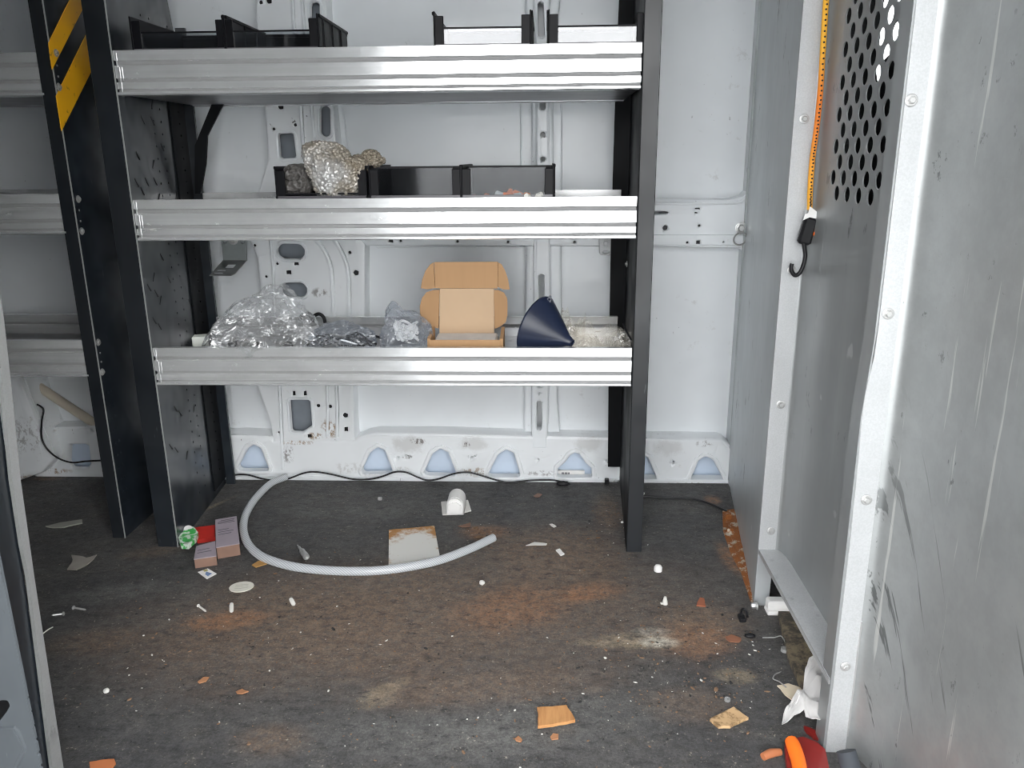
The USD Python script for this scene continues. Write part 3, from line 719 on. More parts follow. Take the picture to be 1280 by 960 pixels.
part('diagonal_brace', ex(br, 1.952, 1.958), BLACK_DULL, su, 'diagonal strap under the top shelf')
part('rear_post', bx(-.868, -.845, 1.996, 2.004, .0, 1.15), BLACK, su)
bolts = [hexbolt((.1828, 1.80, z), (-1, 0, 0), .004, .004) for z in (.70, .62)]
part('bolt', bolts[0], ZINC, su); part('bolt', bolts[1], ZINC, su)

s2 = thing('shelf_unit', 'black shelf unit with yellow hazard stripes on its end, cut off by the left edge', 'shelf unit', (-1.5, 1.85, 0))
for z in (1.061, .786, .474):
    shelf(s2, -2.05, -1.009, z, 1.672, 1.995)
le = part('end_panel', ex(P([(1.672, 0), (2.0, 0), (2.0, 1.13), (1.90, HT), (1.672, HT)]).difference(unary_union([dot((yy, zz), .002) for yy in (1.69, 1.705) for zz in np.arange(.05, .40, .03)])), -.986, -.983, 'x'), BLACK, s2)
part('front_flange', bx(-1.013, -.9835, 1.670, 1.6735, 0, HT, .001), BLACK_FACE, le)
part('bright_edge', bx(-.9842, -.9822, 1.6695, 1.6720, .0, HT), PALE_EDGE, le, 'worn pale edge of the black end panel')
for poly in ([(1.667, 1.077), (1.665, 1.028), (1.884, 1.228), (1.871, 1.272)], [(1.665, 0.978), (1.665, 0.911), (1.927, 1.140), (1.929, 1.220)]):
    part('hazard_stripe', ex(P(poly), -.983, -.9815, 'x'), YELLOW, s2, 'yellow diagonal stripe')
for p in ((1.687, 0.775), (1.682, 0.709), (1.680, 0.468), (1.678, 0.401), (1.687, 1.061), (1.679, 0.996)):
    part('bolt', hexbolt((-.982, p[0], p[1]), (1, 0, 0), .0045, .005), ZINC, s2, smooth=30)
part('bolt_hole', cat(*[lathe([(0, 0), (.002, 0), (.002, .0012), (0, .0012)], (-.9815, p[0], p[1]), (1, 0, 0), 8) for p in ((1.683, 0.752), (1.682, 0.730), (1.680, 0.444), (1.679, 0.424), (1.683, 1.037), (1.681, 1.016))]), PALE_EDGE, s2, 'small bright holes between the bolts', kind='stuff')
part('end_panel', ex(P([(1.672, 0), (2.0, 0), (2.0, 1.13), (1.90, HT), (1.672, HT)]), -2.056, -2.053, 'x'), BLACK, s2)

# near upright on the door side
nu = thing('shelf_unit', 'shelf unit with scuffed grey steel upright beside the door opening, at the lower left corner', 'shelf unit', (-.75, .9, 0))
part('pale_post', ex(P([(0.942, -0.002), (0.957, 0.304), (0.960, 0.351), (0.966, 0.443), (0.983, 0.581), (0.991, 0.654), (1.038, 1.573), (1.019, 1.560), (0.976, 0.657), (0.967, 0.586), (0.950, 0.450), (0.945, 0.358), (0.946, 0.310), (0.920, 0.018)]), -.704, -.699, 'x'), PALE_EDGE, nu, 'pale edge of the upright')
part('channel_web', ex(P([(.80, 0), (.925, 0), (.945, .30), (.965, .60), (1.03, 1.50), (.80, 1.50)]), -.716, -.706, 'x'), BLACK, nu)
plate = P([(-.80, 0), (-.62, 0), (-.62, 1.46), (-.66, 1.50), (-.80, 1.50)])
notch = rnd(P([(-0.693, 0.191), (-0.690, 0.208), (-0.652, 0.228), (-0.644, 0.228), (-0.643, 0.220), (-0.649, 0.211), (-0.667, 0.190)]), .003)
hs = [dot(p, .0028) for p in ((-0.618, 0.230), (-0.618, 0.210), (-0.618, 0.190), (-0.619, 0.170), (-0.619, 0.151), (-0.620, 0.132))]
part('face_plate', ex(plate.difference(unary_union(hs + [notch])), .797, .801), STEEL_SCUFF, nu)
for z in (.42, .78, 1.12):  # unseen trays and end panel, added to block light towards the left
    part('shelf_tray', cat(bx(-2.1, -.718, .16, .80, z, z + .003), bx(-2.1, -.718, .798, .802, z - .05, z + .04)), TRAY, nu)
part('end_panel', bx(-2.105, -2.102, .16, .80, 0, 1.5), BLACK, nu)
part('raised_panel', pressed(P([(-0.702, 0.187), (-0.642, 0.192), (-0.637, 0.186), (-0.633, 0.163), (-0.635, 0.154), (-0.653, 0.124), (-0.668, 0.099), (-0.719, 0.098)]), .793, .798, .004), STEEL_SCUFF, nu, smooth=30)


# ---------------------------------------------------------------- partition between the load bay and the cab
pt = thing('cargo_partition', 'grey galvanised steel partition with punched holes and bolted bright flanges, filling the right side', 'partition', (.45, 1.2, 0))
ZT = 1.60
def plan_sheet(pts, z0, z1, t=.0022):
    """A bent sheet standing upright; its plan is a line of (x,y) points."""
    return ex(LineString(pts).buffer(t / 2, cap_style='flat', join_style='mitre'), z0, z1, 'z')
def arc(p0, p1, p2, n=8):
    p0, p1, p2 = map(np.array, (p0, p1, p2))
    return [tuple((1 - t) ** 2 * p0 + 2 * t * (1 - t) * p1 + t * t * p2) for t in np.linspace(0, 1, n)]
YA, YB = 1.411, 1.010
part('wing_panel', plan_sheet([(.497, 2.088), (.495, 2.0), (.4125, YA + .006), (.4125, YA + .003), (.440, YA + .0025)], 0, ZT), GALV_WING, pt, 'dark reflective wing panel reaching the wall', smooth=25)
part('corner_seal', tube([(.499, 2.034, .02), (.496, 2.034, .6), (.494, 2.034, 1.58)], .005, 6), plain('grey_seal', (.42, .45, .45), .8, var=.3, scale=25), pt, smooth=60)
stB = plan_sheet([(.4115, YA + .004), (.4115, YA), (.4430, YA)], .122, ZT)
part('flange', stB, GALV_STRIP, pt, 'bright flange facing the door with bolts')
# middle panel with punched holes: rolled from the flange into the long face
XB = .4575
curve = [(.4430, YA)] + arc((.4430, YA), (XB, YA - .002), (XB, YA - .062), 9)
part('rolled_edge', plan_sheet(curve, .122, ZT), GALV, pt, smooth=40)
yb0, yb1 = YA - .062, 1.02
ph = []
HY, HZ, DY, DZ = 1.3555, .7925, .0454, .0236
for r_ in range(0, 34):
    z = HZ + r_ * DZ
    for c_ in range(-1, 9):
        y = HY - c_ * DY + (DY / 2 if r_ % 2 else 0)
        if 1.112 < y < 1.385 and z < ZT - .08:
            ph.append(dot((y, z), .0118))
edge = P([(yb1, .122), (YA - .058, .122), (YA - .058, ZT), (yb1, ZT)])
inside = [h for h in ph if edge.buffer(-.006).contains(h)]
part('punched_panel', ex(edge.difference(unary_union(inside)), XB - .001, XB + .001, 'x'), GALV, pt, 'sheet with staggered round holes in its upper half')
part('bottom_rail', cat(bx(.4115, XB, YB + .004, YA + .001, .1205, .1225), bx(.4115, .4135, YB + .004, YA, .113, .1215)), GALV_STRIP, pt, 'flat rail along the foot of the punched panel')
# second flange and the near panel
dent = [(.4165, 0), (.4165, .34), (.4150, .44), (.4130, .52), (.4140, .555), (.4195, .60), (.4205, .64), (.4195, ZT)]
fp = P([(x, z) for x, z in dent] + [(.4445, ZT), (.4445, 0)])
part('flange', ex(fp, YB - .0012, YB + .0012), GALV_STRIP, pt, 'near bright flange with a dented edge and bolts')
part('flange_return', ex(P([(.4125, 0), (.4125, .34), (.4120, .52), (.4175, .62), (.4175, ZT), (.4200, ZT), (.4200, .64), (.4150, .52), (.4170, .34), (.4170, 0)]), YB, YB + .034), GALV, pt, 'narrow grey side of the near flange')
XC = .472
curve = [(.4445, YB)] + arc((.4445, YB), (XC - .004, YB - .004), (XC, YB - .075), 9) + [(XC, .95), (XC, .60), (XC + .02, .22), (XC + .03, .11)]
part('near_panel', plan_sheet(curve, 0.0, ZT), GALV_NEAR, pt, 'broad scuffed panel nearest the door', smooth=40)
part('hem_line', bx(.4440, .4455, YB - .004, YB - .0005, .03, .22), ZINC, pt, 'thin bright crease near the foot')
for p in ((0.427, 0.908), (0.428, 0.658), (0.429, 0.414), (0.431, 0.162)):
    part('bolt', hexbolt((p[0], 1.409, p[1]), (0, -1, 0), .0045, .005), ZINC, pt, smooth=30)
for p in ((0.427, 0.911), (0.430, 0.658), (0.431, 0.405), (0.430, 0.147)):
    part('bolt', hexbolt((p[0], 1.008, p[1]), (0, -1, 0), .0042, .005), ZINC, pt, smooth=30)
foot = P([(0.441, 1.844), (0.471, 1.854), (0.466, 1.755), (0.455, 1.635), (0.435, 1.479), (0.415, 1.412), (0.408, 1.426), (0.416, 1.541), (0.413, 1.626), (0.420, 1.737)])
ft = part('rusted_foot', cat(ex(foot, .0, .004, 'z'), ex(foot.buffer(-.012), .004, .007, 'z')), RUSTY_PAINT, pt, 'rusted foot angle on the floor')
part('bolt', cat(hexbolt((*(0.444, 1.794), .006), (0, 0, 1), .0075, .012), hexbolt((*(0.432, 1.721), .006), (0, 0, 1), .0075, .010)), RUSTY_PAINT, ft, 'rusted bolts', smooth=30)
bk = part('foot_bracket', cat(bx(.428, .478, 1.375, 1.398, .008, .030, .003), bx(.428, .478, 1.375, 1.402, .0, .008, .002)), PAPER, pt, 'white bracket at the foot of the wing')
part('end_bolt', hexbolt((.412, 1.392, .012), (-1, 0, 0), .005, .012), ZINC, bk, smooth=30)
part('wood_sill', ex(P([(0.447, 1.373), (0.477, 1.373), (0.493, 1.207), (0.454, 1.071), (0.422, 1.117), (0.426, 1.233)]), .0, .012, 'z'), OLD_PLY, pt, 'dirty strip of wood under the rail')

# seat in the cab, seen through the holes
st = thing('cab_seat', 'dark cab seat back glimpsed through the punched holes', 'seat', (.95, 1.72, 0))
part('backrest', bx(.74, .88, 1.40, 1.96, .25, 1.10, .05), SEAT, st, smooth=30)
part('headrest', bx(.75, .85, 1.50, 1.82, 1.11, 1.36, .04), SEAT, st, smooth=30)
part('cushion', bx(.80, 1.35, 1.45, 1.90, .14, .30, .05), SEAT, st, smooth=30)
part('base', bx(.85, 1.30, 1.50, 1.85, -.005, .15, .01), CAB, st)

# ---------------------------------------------------------------- bungee cord
bg = thing('bungee_cord', 'orange speckled bungee cord with black hook hanging on the partition', 'bungee cord', (.452, 1.395, .75))
cpts = [(*(0.441, 1.131), 0), (*(0.441, 1.085), 0), (*(0.443, 1.015), 0), (*(0.445, 0.943), 0), (*(0.444, 0.887), 0), (*(0.442, 0.843), 0), (*(0.443, 0.791), 0), (*(0.445, 0.762), 0)]
cpts = [(a, 1.396, b) for a, b, _ in cpts]
part('cord', tube(cpts, .0047, 8, 6), BUNGEE, bg, smooth=60)
sp = spline(cpts, 9)
dk = []
for i in range(2, len(sp) - 2):
    dk.append(lathe([(0, 0), (.0016, 0), (.0016, .0012), (0, .0012)], sp[i] + np.array([(-.0004 if i % 2 else .0004), -.0041, 0]), (0, -1, 0), 6))
part('black_fleck', cat(*dk), BLACK_RUBBER, bg, 'row of black flecks along the cord', kind='stuff')
hk = part('hook', rot(bx(-.0115, .0115, -.007, .007, -.023, .023, .004), (0, 1, 0), 12, (0, 0, 0)).apply_translation(((0.443, 0.727)[0], 1.393, (0.443, 0.727)[1])), BLACK_RUBBER, bg, 'moulded black hook')
hp = [(0.438, 0.709), (0.441, 0.696), (0.443, 0.684), (0.441, 0.669), (0.436, 0.656), (0.429, 0.652), (0.423, 0.658), (0.421, 0.666), (0.422, 0.672)]
part('hook_wire', tube([(a, 1.391, b) for a, b in hp], .0036, 8, 5), BLACK_RUBBER, hk, smooth=60)
part('knob', trimesh.creation.icosphere(2, .0055).apply_translation(((0.457, 0.723)[0], 1.392, (0.457, 0.723)[1])), ORANGE, hk, 'small orange end knot', smooth=True)
tg = slab([(p[0], p[1]) for p in [(0.442, 0.768), (0.460, 0.755), (0.461, 0.749), (0.452, 0.748), (0.443, 0.750), (0.432, 0.745), (0.435, 0.755), (0.440, 0.757)]], 0, .0006)
v, f = to_vf(tg)
part('tag', (np.c_[v[:, 0], 1.386 + v[:, 2] + .05 * (v[:, 0] - .44), v[:, 1]], f), PAPER, bg, 'white fabric tag')

# ---------------------------------------------------------------- bins
def make_bin(label, group, loc, w=.187, d=.23, h=.113, win_top=.085, film=None):
    t = thing('parts_bin', label, 'storage bin', loc, group)
    x0, y0, z0 = loc[0] - w / 2, loc[1], loc[2]
    x1, y1 = x0 + w, y0 + d
    body = cat(bx(x0, x1, y0, y1, z0, z0 + .004), bx(x0, x1, y1 - .003, y1, z0, z0 + h - .004), bx(x0, x0 + .0025, y0, y1, z0, z0 + h), bx(x1 - .0025, x1, y0, y1, z0, z0 + h),
               bx(x0 - .0006, x1 + .0006, y1 - .006, y1 + .001, z0 + h - .010, z0 + h - .004))
    b = part('body', body, BLACK_PLASTIC, t)
    for s, xs in ((-1, x0), (1, x1)):
        ribs = []
        for yy in (y0 + .03, y0 + .10, y0 + .17):
            ribs.append(bx(min(xs, xs + s * .0025), max(xs, xs + s * .0025), yy, yy + .004, z0 + .01, z0 + h - .004))
        ribs.append(bx(min(xs, xs + s * .003), max(xs, xs + s * .003), y0, y1, z0 + h - .006, z0 + h, .001))
        ribs.append(bx(min(xs, xs + s * .0025), max(xs, xs + s * .0025), y0, y1, z0 + .05, z0 + .054))
        part('side_rib', cat(*ribs), BLACK_PLASTIC, b, kind='stuff')
    for s, xs in ((1, x0), (-1, x1)):
        part('front_post', cat(bx(min(xs, xs + s * .019), max(xs, xs + s * .019), y0 - .003, y0 + .002, z0 + .002, z0 + h - .008, .001), bx(min(xs, xs + s * .003), max(xs, xs + s * .003), y0 - .006, y0 + .002, z0, z0 + h, .001)), BLACK_PLASTIC, t)
    part('window', bx(x0 + .017, x1 - .017, y0 + .001, y0 + .0025, z0 + .054, z0 + win_top), film or WINDOW_PLASTIC, t, 'clear plastic window')
    part('label_channel', bx(x0 + .002, x1 - .002, y0 - .004, y0 + .001, z0 + .044, z0 + .0545, .0005), CHANNEL, t)
    part('window_rim', cat(bx(x0 + .017, x1 - .017, y0 - .001, y0 + .002, z0 + win_top - .003, z0 + win_top)), BLACK_PLASTIC, t)
    return t
BY, BT, BM = 1.653, 1.057 - .050, .775 - .050
def binx(px0, px1):
    return (px0 + px1) / 2
G1, G2 = 'black bins on the top shelf', 'black bins on the middle shelf'
make_bin('black parts bin at the far left of the top shelf, half behind the rack end', G1, ((-0.712, 1.065)[0], BY, BT), film=WINDOW_GLOSSY)
make_bin('black parts bin on the top shelf with ribbed side showing over the gap', G1, ((-0.530, 1.063)[0], BY, BT), film=WINDOW_GLOSSY)
make_bin('black parts bin on the top shelf standing alone above the brown carton', G1, ((-0.121, 1.057)[0], BY, BT), film=WINDOW_GLOSSY)
make_bin('black parts bin on the top shelf against the right hand post', G1, ((0.098, 1.054)[0], BY, BT), film=WINDOW_GLOSSY)
make_bin('black parts bin under the crumpled bubble wrap', G2, ((-0.453, 0.778)[0], BY, BM), win_top=.060)
make_bin('black parts bin between the bubble wrap bin and the bin of orange parts', G2, ((-0.262, 0.777)[0], BY, BM), win_top=.110)
make_bin('black parts bin with orange pieces behind its window, last on the middle shelf', G2, ((-0.076, 0.775)[0], BY, BM), win_top=.110)
def oddments(name, label, x, y, z, colours, n, seed, size=.012):
    r = random.Random(seed)
    for i in range(n):
        l = size * r.uniform(.7, 1.5)
        m = lathe([(0, 0), (size * .35, 0), (size * .4, l * .4), (size * .25, l), (0, l)], (0, 0, 0), (r.uniform(-1, 1), r.uniform(-1, 1), r.uniform(.1, .6)), 8)
        c = colours[i % len(colours)]
        m = move(m, (x + r.uniform(-.07, .07), y + r.uniform(-.02, .03), z + size * .45))
        lab, grp = label[c]
        solo(name, m, c, lab, 'fitting', grp)
oddments('plastic_fitting', {ORANGE: ('orange plastic fitting inside the last bin of the middle shelf', 'orange fittings in the last bin'), CHIP: ('pale plastic fitting inside the last bin of the middle shelf', 'pale fittings in the last bin')}, (-0.077, 0.775)[0], 1.672, BM + .036, [ORANGE, CHIP, ORANGE], 12, 4, .020)
oddments('small_fitting', {BLACK_RUBBER: ('black fitting inside the middle bin of the middle shelf', 'black fittings in the middle bin'), ZINC: ('grey metal fitting inside the middle bin of the middle shelf', 'grey fittings in the middle bin')}, (-0.264, 0.776)[0], 1.672, BM + .030, [BLACK_RUBBER, ZINC], 6, 5, .014)

# bubble wrap crumpled over the first bin
bw = lump((0, 0, 0), (1, 1, 1), .0, 1, 1, sub=5)
v = np.array(bw.vertices)
outline = [(-0.488, 0.876), (-0.468, 0.885), (-0.436, 0.882), (-0.407, 0.872), (-0.394, 0.854), (-0.365, 0.849), (-0.358, 0.839), (-0.371, 0.810), (-0.392, 0.780), (-0.463, 0.780), (-0.474, 0.811), (-0.486, 0.842)]
cx, cz = np.mean(outline, 0)
ang = np.arctan2(np.array(outline)[:, 1] - cz, np.array(outline)[:, 0] - cx); rad = np.hypot(np.array(outline)[:, 0] - cx, np.array(outline)[:, 1] - cz)
o = np.argsort(ang); ang, rad = ang[o], rad[o]
def outline_lump(outline, yc, dy, amp, freq, seed, sub=5):
    """A crumpled bag whose outline seen from the front is given in (x,z); dy is its half depth."""
    pts = np.array(outline); c = pts.mean(0)
    a = np.arctan2(pts[:, 1] - c[1], pts[:, 0] - c[0]); r = np.hypot(*(pts - c).T)
    o = np.argsort(a); a, r = a[o], r[o]
    m = trimesh.creation.icosphere(sub, 1.0)
    v = np.array(m.vertices)
    th = np.arctan2(v[:, 2], v[:, 0]); rho = np.hypot(v[:, 0], v[:, 2])
    R = np.interp(th, np.r_[a - 2 * np.pi, a, a + 2 * np.pi], np.r_[r, r, r])
    rr = rho ** .8
    n1 = 1 - 2 * np.abs(2 * meshkit.noise(v * freq + seed * 7.1, seed) - 1)
    n2 = 1 - 2 * np.abs(2 * meshkit.noise(v * freq * 2.3 + seed * 3.1, seed + 9) - 1)
    k = 1 + amp * (.6 * n1 + .4 * n2)
    y = v[:, 1] * dy * k * (1 + .3 * n2)
    x = c[0] + np.cos(th) * R * rr * (1 + amp * .25 * n2)
    z = c[1] + np.sin(th) * R * rr * (1 + amp * .25 * n1)
    z = np.maximum(z, pts[:, 1].min())
    return trimesh.Trimesh(np.c_[x, yc + y, z], m.faces, process=False)
low = BM + .006
ol = [(x, z) for x, z in outline]
def bubbled(m, cell, height, seed):
    """Raises a round blister in every cell of a lump."""
    from scipy.spatial import cKDTree
    v = np.array(m.vertices); n = trimesh.Trimesh(v, m.faces).vertex_normals
    rg = np.random.default_rng(seed)
    pick = rg.permutation(len(v)); chosen = []
    tree = cKDTree(v)
    taken = np.zeros(len(v), bool)
    for i in pick:
        if not taken[i]:
            chosen.append(i)
            taken[tree.query_ball_point(v[i], cell * .82)] = True
    d, _ = cKDTree(v[chosen]).query(v)
    k = np.clip(1 - (d / (cell * .48)) ** 2, 0, 1) ** .5
    return trimesh.Trimesh(v + n * (k * height)[:, None], m.faces, process=False)
solo('bubble_wrap', cat(bubbled(outline_lump(ol, 1.668, .020, .16, 1.9, 3, 6), .0085, .0028, 1), bubbled(outline_lump([(-0.399, 0.854), (-0.378, 0.857), (-0.339, 0.855), (-0.329, 0.847), (-0.343, 0.839), (-0.380, 0.836), (-0.406, 0.840)], 1.70, .016, .16, 2.4, 8, 5), .0085, .0026, 2)), BUBBLE, 'crumpled grey bubble wrap spilling out of a black bin', 'bubble wrap', smooth=True)
solo('bubble_wrap_roll', outline_lump([(-0.537, 0.836), (-0.513, 0.840), (-0.490, 0.837), (-0.487, 0.810), (-0.493, 0.781), (-0.542, 0.781), (-0.543, 0.809)], 1.70, .025, .3, 2.5, 5, 4), plain('dusty_film_roll', (.085, .08, .075), .35, var=.4, scale=90), 'dark folded film inside the bin beside the crumpled bubble wrap', 'film', smooth=True)

# grey bracket on the wall under the middle shelf
wbk = thing('wall_bracket', 'grey folded steel bracket on the wall below the middle shelf', 'bracket', ((-0.772, 0.623)[0], 2.0, .60))
up = P([(-0.807, 0.683), (-0.741, 0.683), (-0.747, 0.608), (-0.807, 0.610)]).difference(unary_union([slot((-0.797, 0.666), (-0.798, 0.656), .010), slot((-0.753, 0.666), (-0.754, 0.656), .010)]))
part('back_plate', pressed(up, 1.983, 1.988, .002), plain('grey_zinc_plate', (.20, .22, .22), .45, .6, var=.2), wbk, smooth=30)
a0, a1 = (-0.807, 0.609)[0], (-0.747, 0.608)[0]
zb_ = (-0.785, 0.608)[1]
b0, b1 = (-0.797, 0.586)[0], (-0.744, 0.582)[0]
n0, n1 = [(-0.813, 0.581), (-0.754, 0.577)]
hole_uv = [(.35, .25, .72, .52), (.12, .62, .50, .70), (.10, .80, .48, .88)]
def on_plate(u, w, d=0):
    p = np.array([a0 + (a1 - a0) * u, 1.984, zb_]) * (1 - w) + np.array([n0[0] + (n1[0] - n0[0]) * u, 1.906, n0[1]]) * w
    return p + np.array([0, 0, d])
sheet = Polygon([(0, 0), (1, 0), (1, .86), (.9, 1), (0, 1)]).difference(unary_union([sbox(a, b_, c, d) for a, b_, c, d in hole_uv]))
sm = ex(sheet, 0, .002, 'z')
part('lower_plate', (np.array([on_plate(v_[0], v_[1], v_[2]) for v_ in sm.vertices]), sm.faces), plain('grey_zinc_shelf', (.15, .16, .16), .45, .5, var=.2), wbk)
part('bolt', hexbolt(((-0.776, 0.660)[0], 1.983, (-0.776, 0.660)[1]), (0, -1, 0), .007, .006), ZINC, wbk, smooth=30)

# ---------------------------------------------------------------- lower shelf contents
LT = .467 - .050
mb = thing('open_carton', 'open brown cardboard mailer box with its lid folded up, on the lower shelf', 'box', ((-0.177, 0.456)[0], 1.70, LT))
CY0, CY1 = 1.655, 1.735
bxl, bxr = (-0.247, 0.467)[0], (-0.094, 0.467)[0]
ztop = (-0.172, 0.479)[1]
part('tray_front', bx(bxl, bxr, CY0, CY0 + .003, LT, ztop, .0005), CARD, mb)
part('tray_base', bx(bxl, bxr, CY0, CY1, LT, LT + .003), CARD, mb)
for s, x in ((0, bxl), (1, bxr)):
    part('tray_side', ex(P([(CY0 + .004, LT), (CY1, LT), (CY1, ztop + .012), (CY0 + .004, ztop + .002)]), x - .004 if s == 0 else x - .002, x + .003 if s == 0 else x + .005, 'x'), CARD, mb)
zin = ztop - .004
part('foam_pad', bx(bxl + .010, bxr - .010, CY0 + .008, CY1 - .004, LT + .02, ztop - .001, .003), WHITE_FOAM, mb, 'white foam pad lying in the tray')
LYD = 1.737
def lidpart(name, pts, mat_, y=LYD, lean=.0, label=None, yaw=0, hinge=None):
    m = ex(P(pts), y, y + .003)
    if yaw:
        m = rot(m, (0, 0, 1), yaw, (hinge, y, 0))
    part(name, m, mat_, mb, label)
lidpart('lid_panel', [(-0.231, 0.576), (-0.112, 0.575), (-0.113, 0.473), (-0.235, 0.473)], CARD_IN, label='pale inside of the lid')
el = P([(-0.232, 0.573), (-0.246, 0.572), (-0.262, 0.567), (-0.273, 0.554), (-0.279, 0.535), (-0.279, 0.517), (-0.276, 0.501), (-0.265, 0.492), (-0.237, 0.487)]); hx = (-0.233, 0.542)[0]
lidpart('lid_ear', list(el.exterior.coords), CARD, yaw=-12, hinge=hx)
er = P([(-0.111, 0.573), (-0.100, 0.571), (-0.088, 0.565), (-0.081, 0.552), (-0.080, 0.534), (-0.081, 0.513), (-0.085, 0.499), (-0.096, 0.491), (-0.111, 0.486)]); hx2 = (-0.111, 0.542)[0]
lidpart('lid_ear', list(er.exterior.coords), CARD, yaw=25, hinge=hx2)
lidpart('front_flap', [(-0.241, 0.634), (-0.103, 0.634), (-0.104, 0.576), (-0.240, 0.577)], CARD, y=1.735)
f1 = P([(-0.243, 0.633), (-0.251, 0.628), (-0.262, 0.614), (-0.270, 0.595), (-0.274, 0.576), (-0.259, 0.574), (-0.241, 0.577)]); f2 = P([(-0.102, 0.633), (-0.094, 0.628), (-0.086, 0.614), (-0.079, 0.594), (-0.076, 0.572), (-0.090, 0.573), (-0.103, 0.579)])
lidpart('flap_ear', list(f1.exterior.coords), CARD, yaw=-10, hinge=(-0.241, 0.612)[0])
lidpart('flap_ear', list(f2.exterior.coords), CARD, yaw=22, hinge=(-0.103, 0.612)[0])

# funnel lying on its side
fn = thing('funnel', 'dark blue plastic funnel lying on its side at the edge of the lower shelf', 'funnel', ((0.015, 0.457)[0], 1.70, LT))
m0 = np.array([(-0.021, 0.499)[0], 1.712, (-0.021, 0.499)[1]]); m1 = np.array([(0.056, 0.471)[0], 1.665, (0.056, 0.471)[1]])
ax = m1 - m0; L = np.linalg.norm(ax)
part('cone', lathe([(.068, 0), (.069, .004), (.066, .008), (.062, .014), (.036, L * .55), (.012, L * .90), (.0085, L * 1.0), (.0075, L * 1.0), (.010, L * .90), (.034, L * .55), (.060, .014), (.066, .003), (.068, 0)], m0, ax, 40), NAVY, fn, smooth=50)
part('spout', lathe([(.0086, L * .985), (.0080, L * 1.03), (.0062, L * 1.03), (.0062, L * .985)], m0, ax, 20), NAVY, fn, smooth=50)
tb = P([(-0.007, 0.546), (0.003, 0.558), (0.010, 0.566), (0.014, 0.564), (0.013, 0.555), (0.008, 0.541), (0.001, 0.536)]).difference(dot((0.009, 0.558), .0026))
part('hanging_tab', ex(tb, 1.700, 1.703), NAVY, fn)

# bags
solo('clear_parts_bag', outline_lump([(-0.742, 0.454), (-0.720, 0.492), (-0.684, 0.531), (-0.631, 0.563), (-0.594, 0.582), (-0.570, 0.582), (-0.550, 0.563), (-0.531, 0.535), (-0.507, 0.492), (-0.498, 0.463), (-0.533, 0.433), (-0.677, 0.431)], 1.70, .045, .55, 2.2, 11, 5), FILM, 'large crumpled clear plastic bag on the lower shelf', 'plastic bag', smooth=True)
solo('small_hardware_bag', outline_lump([(-0.528, 0.442), (-0.500, 0.489), (-0.463, 0.503), (-0.421, 0.499), (-0.380, 0.485), (-0.378, 0.453), (-0.408, 0.431), (-0.497, 0.431)], 1.70, .035, .5, 2.6, 21, 5), FILM_GREY, 'small clear bag of dark hardware on the lower shelf', 'plastic bag', smooth=True)
solo('anti_static_bag', outline_lump([(-0.327, 0.552), (-0.307, 0.533), (-0.269, 0.521), (-0.251, 0.501), (-0.264, 0.444), (-0.349, 0.433), (-0.354, 0.466), (-0.341, 0.507)], 1.69, .025, .45, 2.6, 31, 5), FILM_GREY, 'smoky bag holding a white cord beside the open carton', 'plastic bag', smooth=True)
cw = []
rr = random.Random(12)
wc = (-0.299, 0.492)
pts = []
for i in range(46):
    a = i * 1.9
    pts.append((wc[0] + rr.uniform(-.026, .026), 1.684 + rr.uniform(-.008, .008), wc[1] + rr.uniform(-.022, .022) + .0))
solo('bunched_cable', tube(pts, .0030, 6, 4), PAPER, 'bunched white cord inside the smoky bag', 'cord', smooth=60)
for i in range(30):
    x, z = (-0.450, 0.460)
    a = np.array([x + rr.uniform(-.07, .05), 1.69 + rr.uniform(-.02, .03), z + rr.uniform(-.01, .012)])
    solo('bent_wire', tube([a, a + [rr.uniform(-.02, .03), rr.uniform(-.01, .01), rr.uniform(.004, .014)], a + [rr.uniform(.02, .05), rr.uniform(-.01, .01), rr.uniform(-.008, .004)]], .0027, 5, 4), BLACK_RUBBER if i % 5 else ZINC, 'black bent wire piece in the small clear bag' if i % 5 else 'silver bent wire piece in the small clear bag', 'wire', 'black wire pieces in the small bag' if i % 5 else 'silver wire pieces in the small bag', smooth=60)
for i in range(12):
    x, z = (-0.629, 0.456)
    c = np.array([x + rr.uniform(-.09, .09), 1.70 + rr.uniform(-.02, .02), z + rr.uniform(-.012, .004)])
    solo('pipe_fitting', lathe([(0, 0), (.009, 0), (.009, .006), (.006, .007), (.006, .022), (0, .022)], c, (rr.uniform(-1, 1), rr.uniform(-1, 1), rr.uniform(-.2, .6)), 10), ZINC if i % 3 else BLACK_RUBBER, 'silver pipe fitting at the bottom of the large clear bag' if i % 3 else 'black pipe fitting at the bottom of the large clear bag', 'fitting', 'silver fittings in the large bag' if i % 3 else 'black fittings in the large bag', smooth=40)
solo('small_white_box', rot(bx((-0.778, 0.456)[0], (-0.748, 0.456)[0], 1.69, 1.72, LT, (-0.761, 0.478)[1], .002), (0, 0, 1), 14, ((-0.764, 0.456)[0], 1.70, 0)), plain('off_white_card', (.58, .60, .56), .7), 'small off-white box beside the large clear bag', 'box')
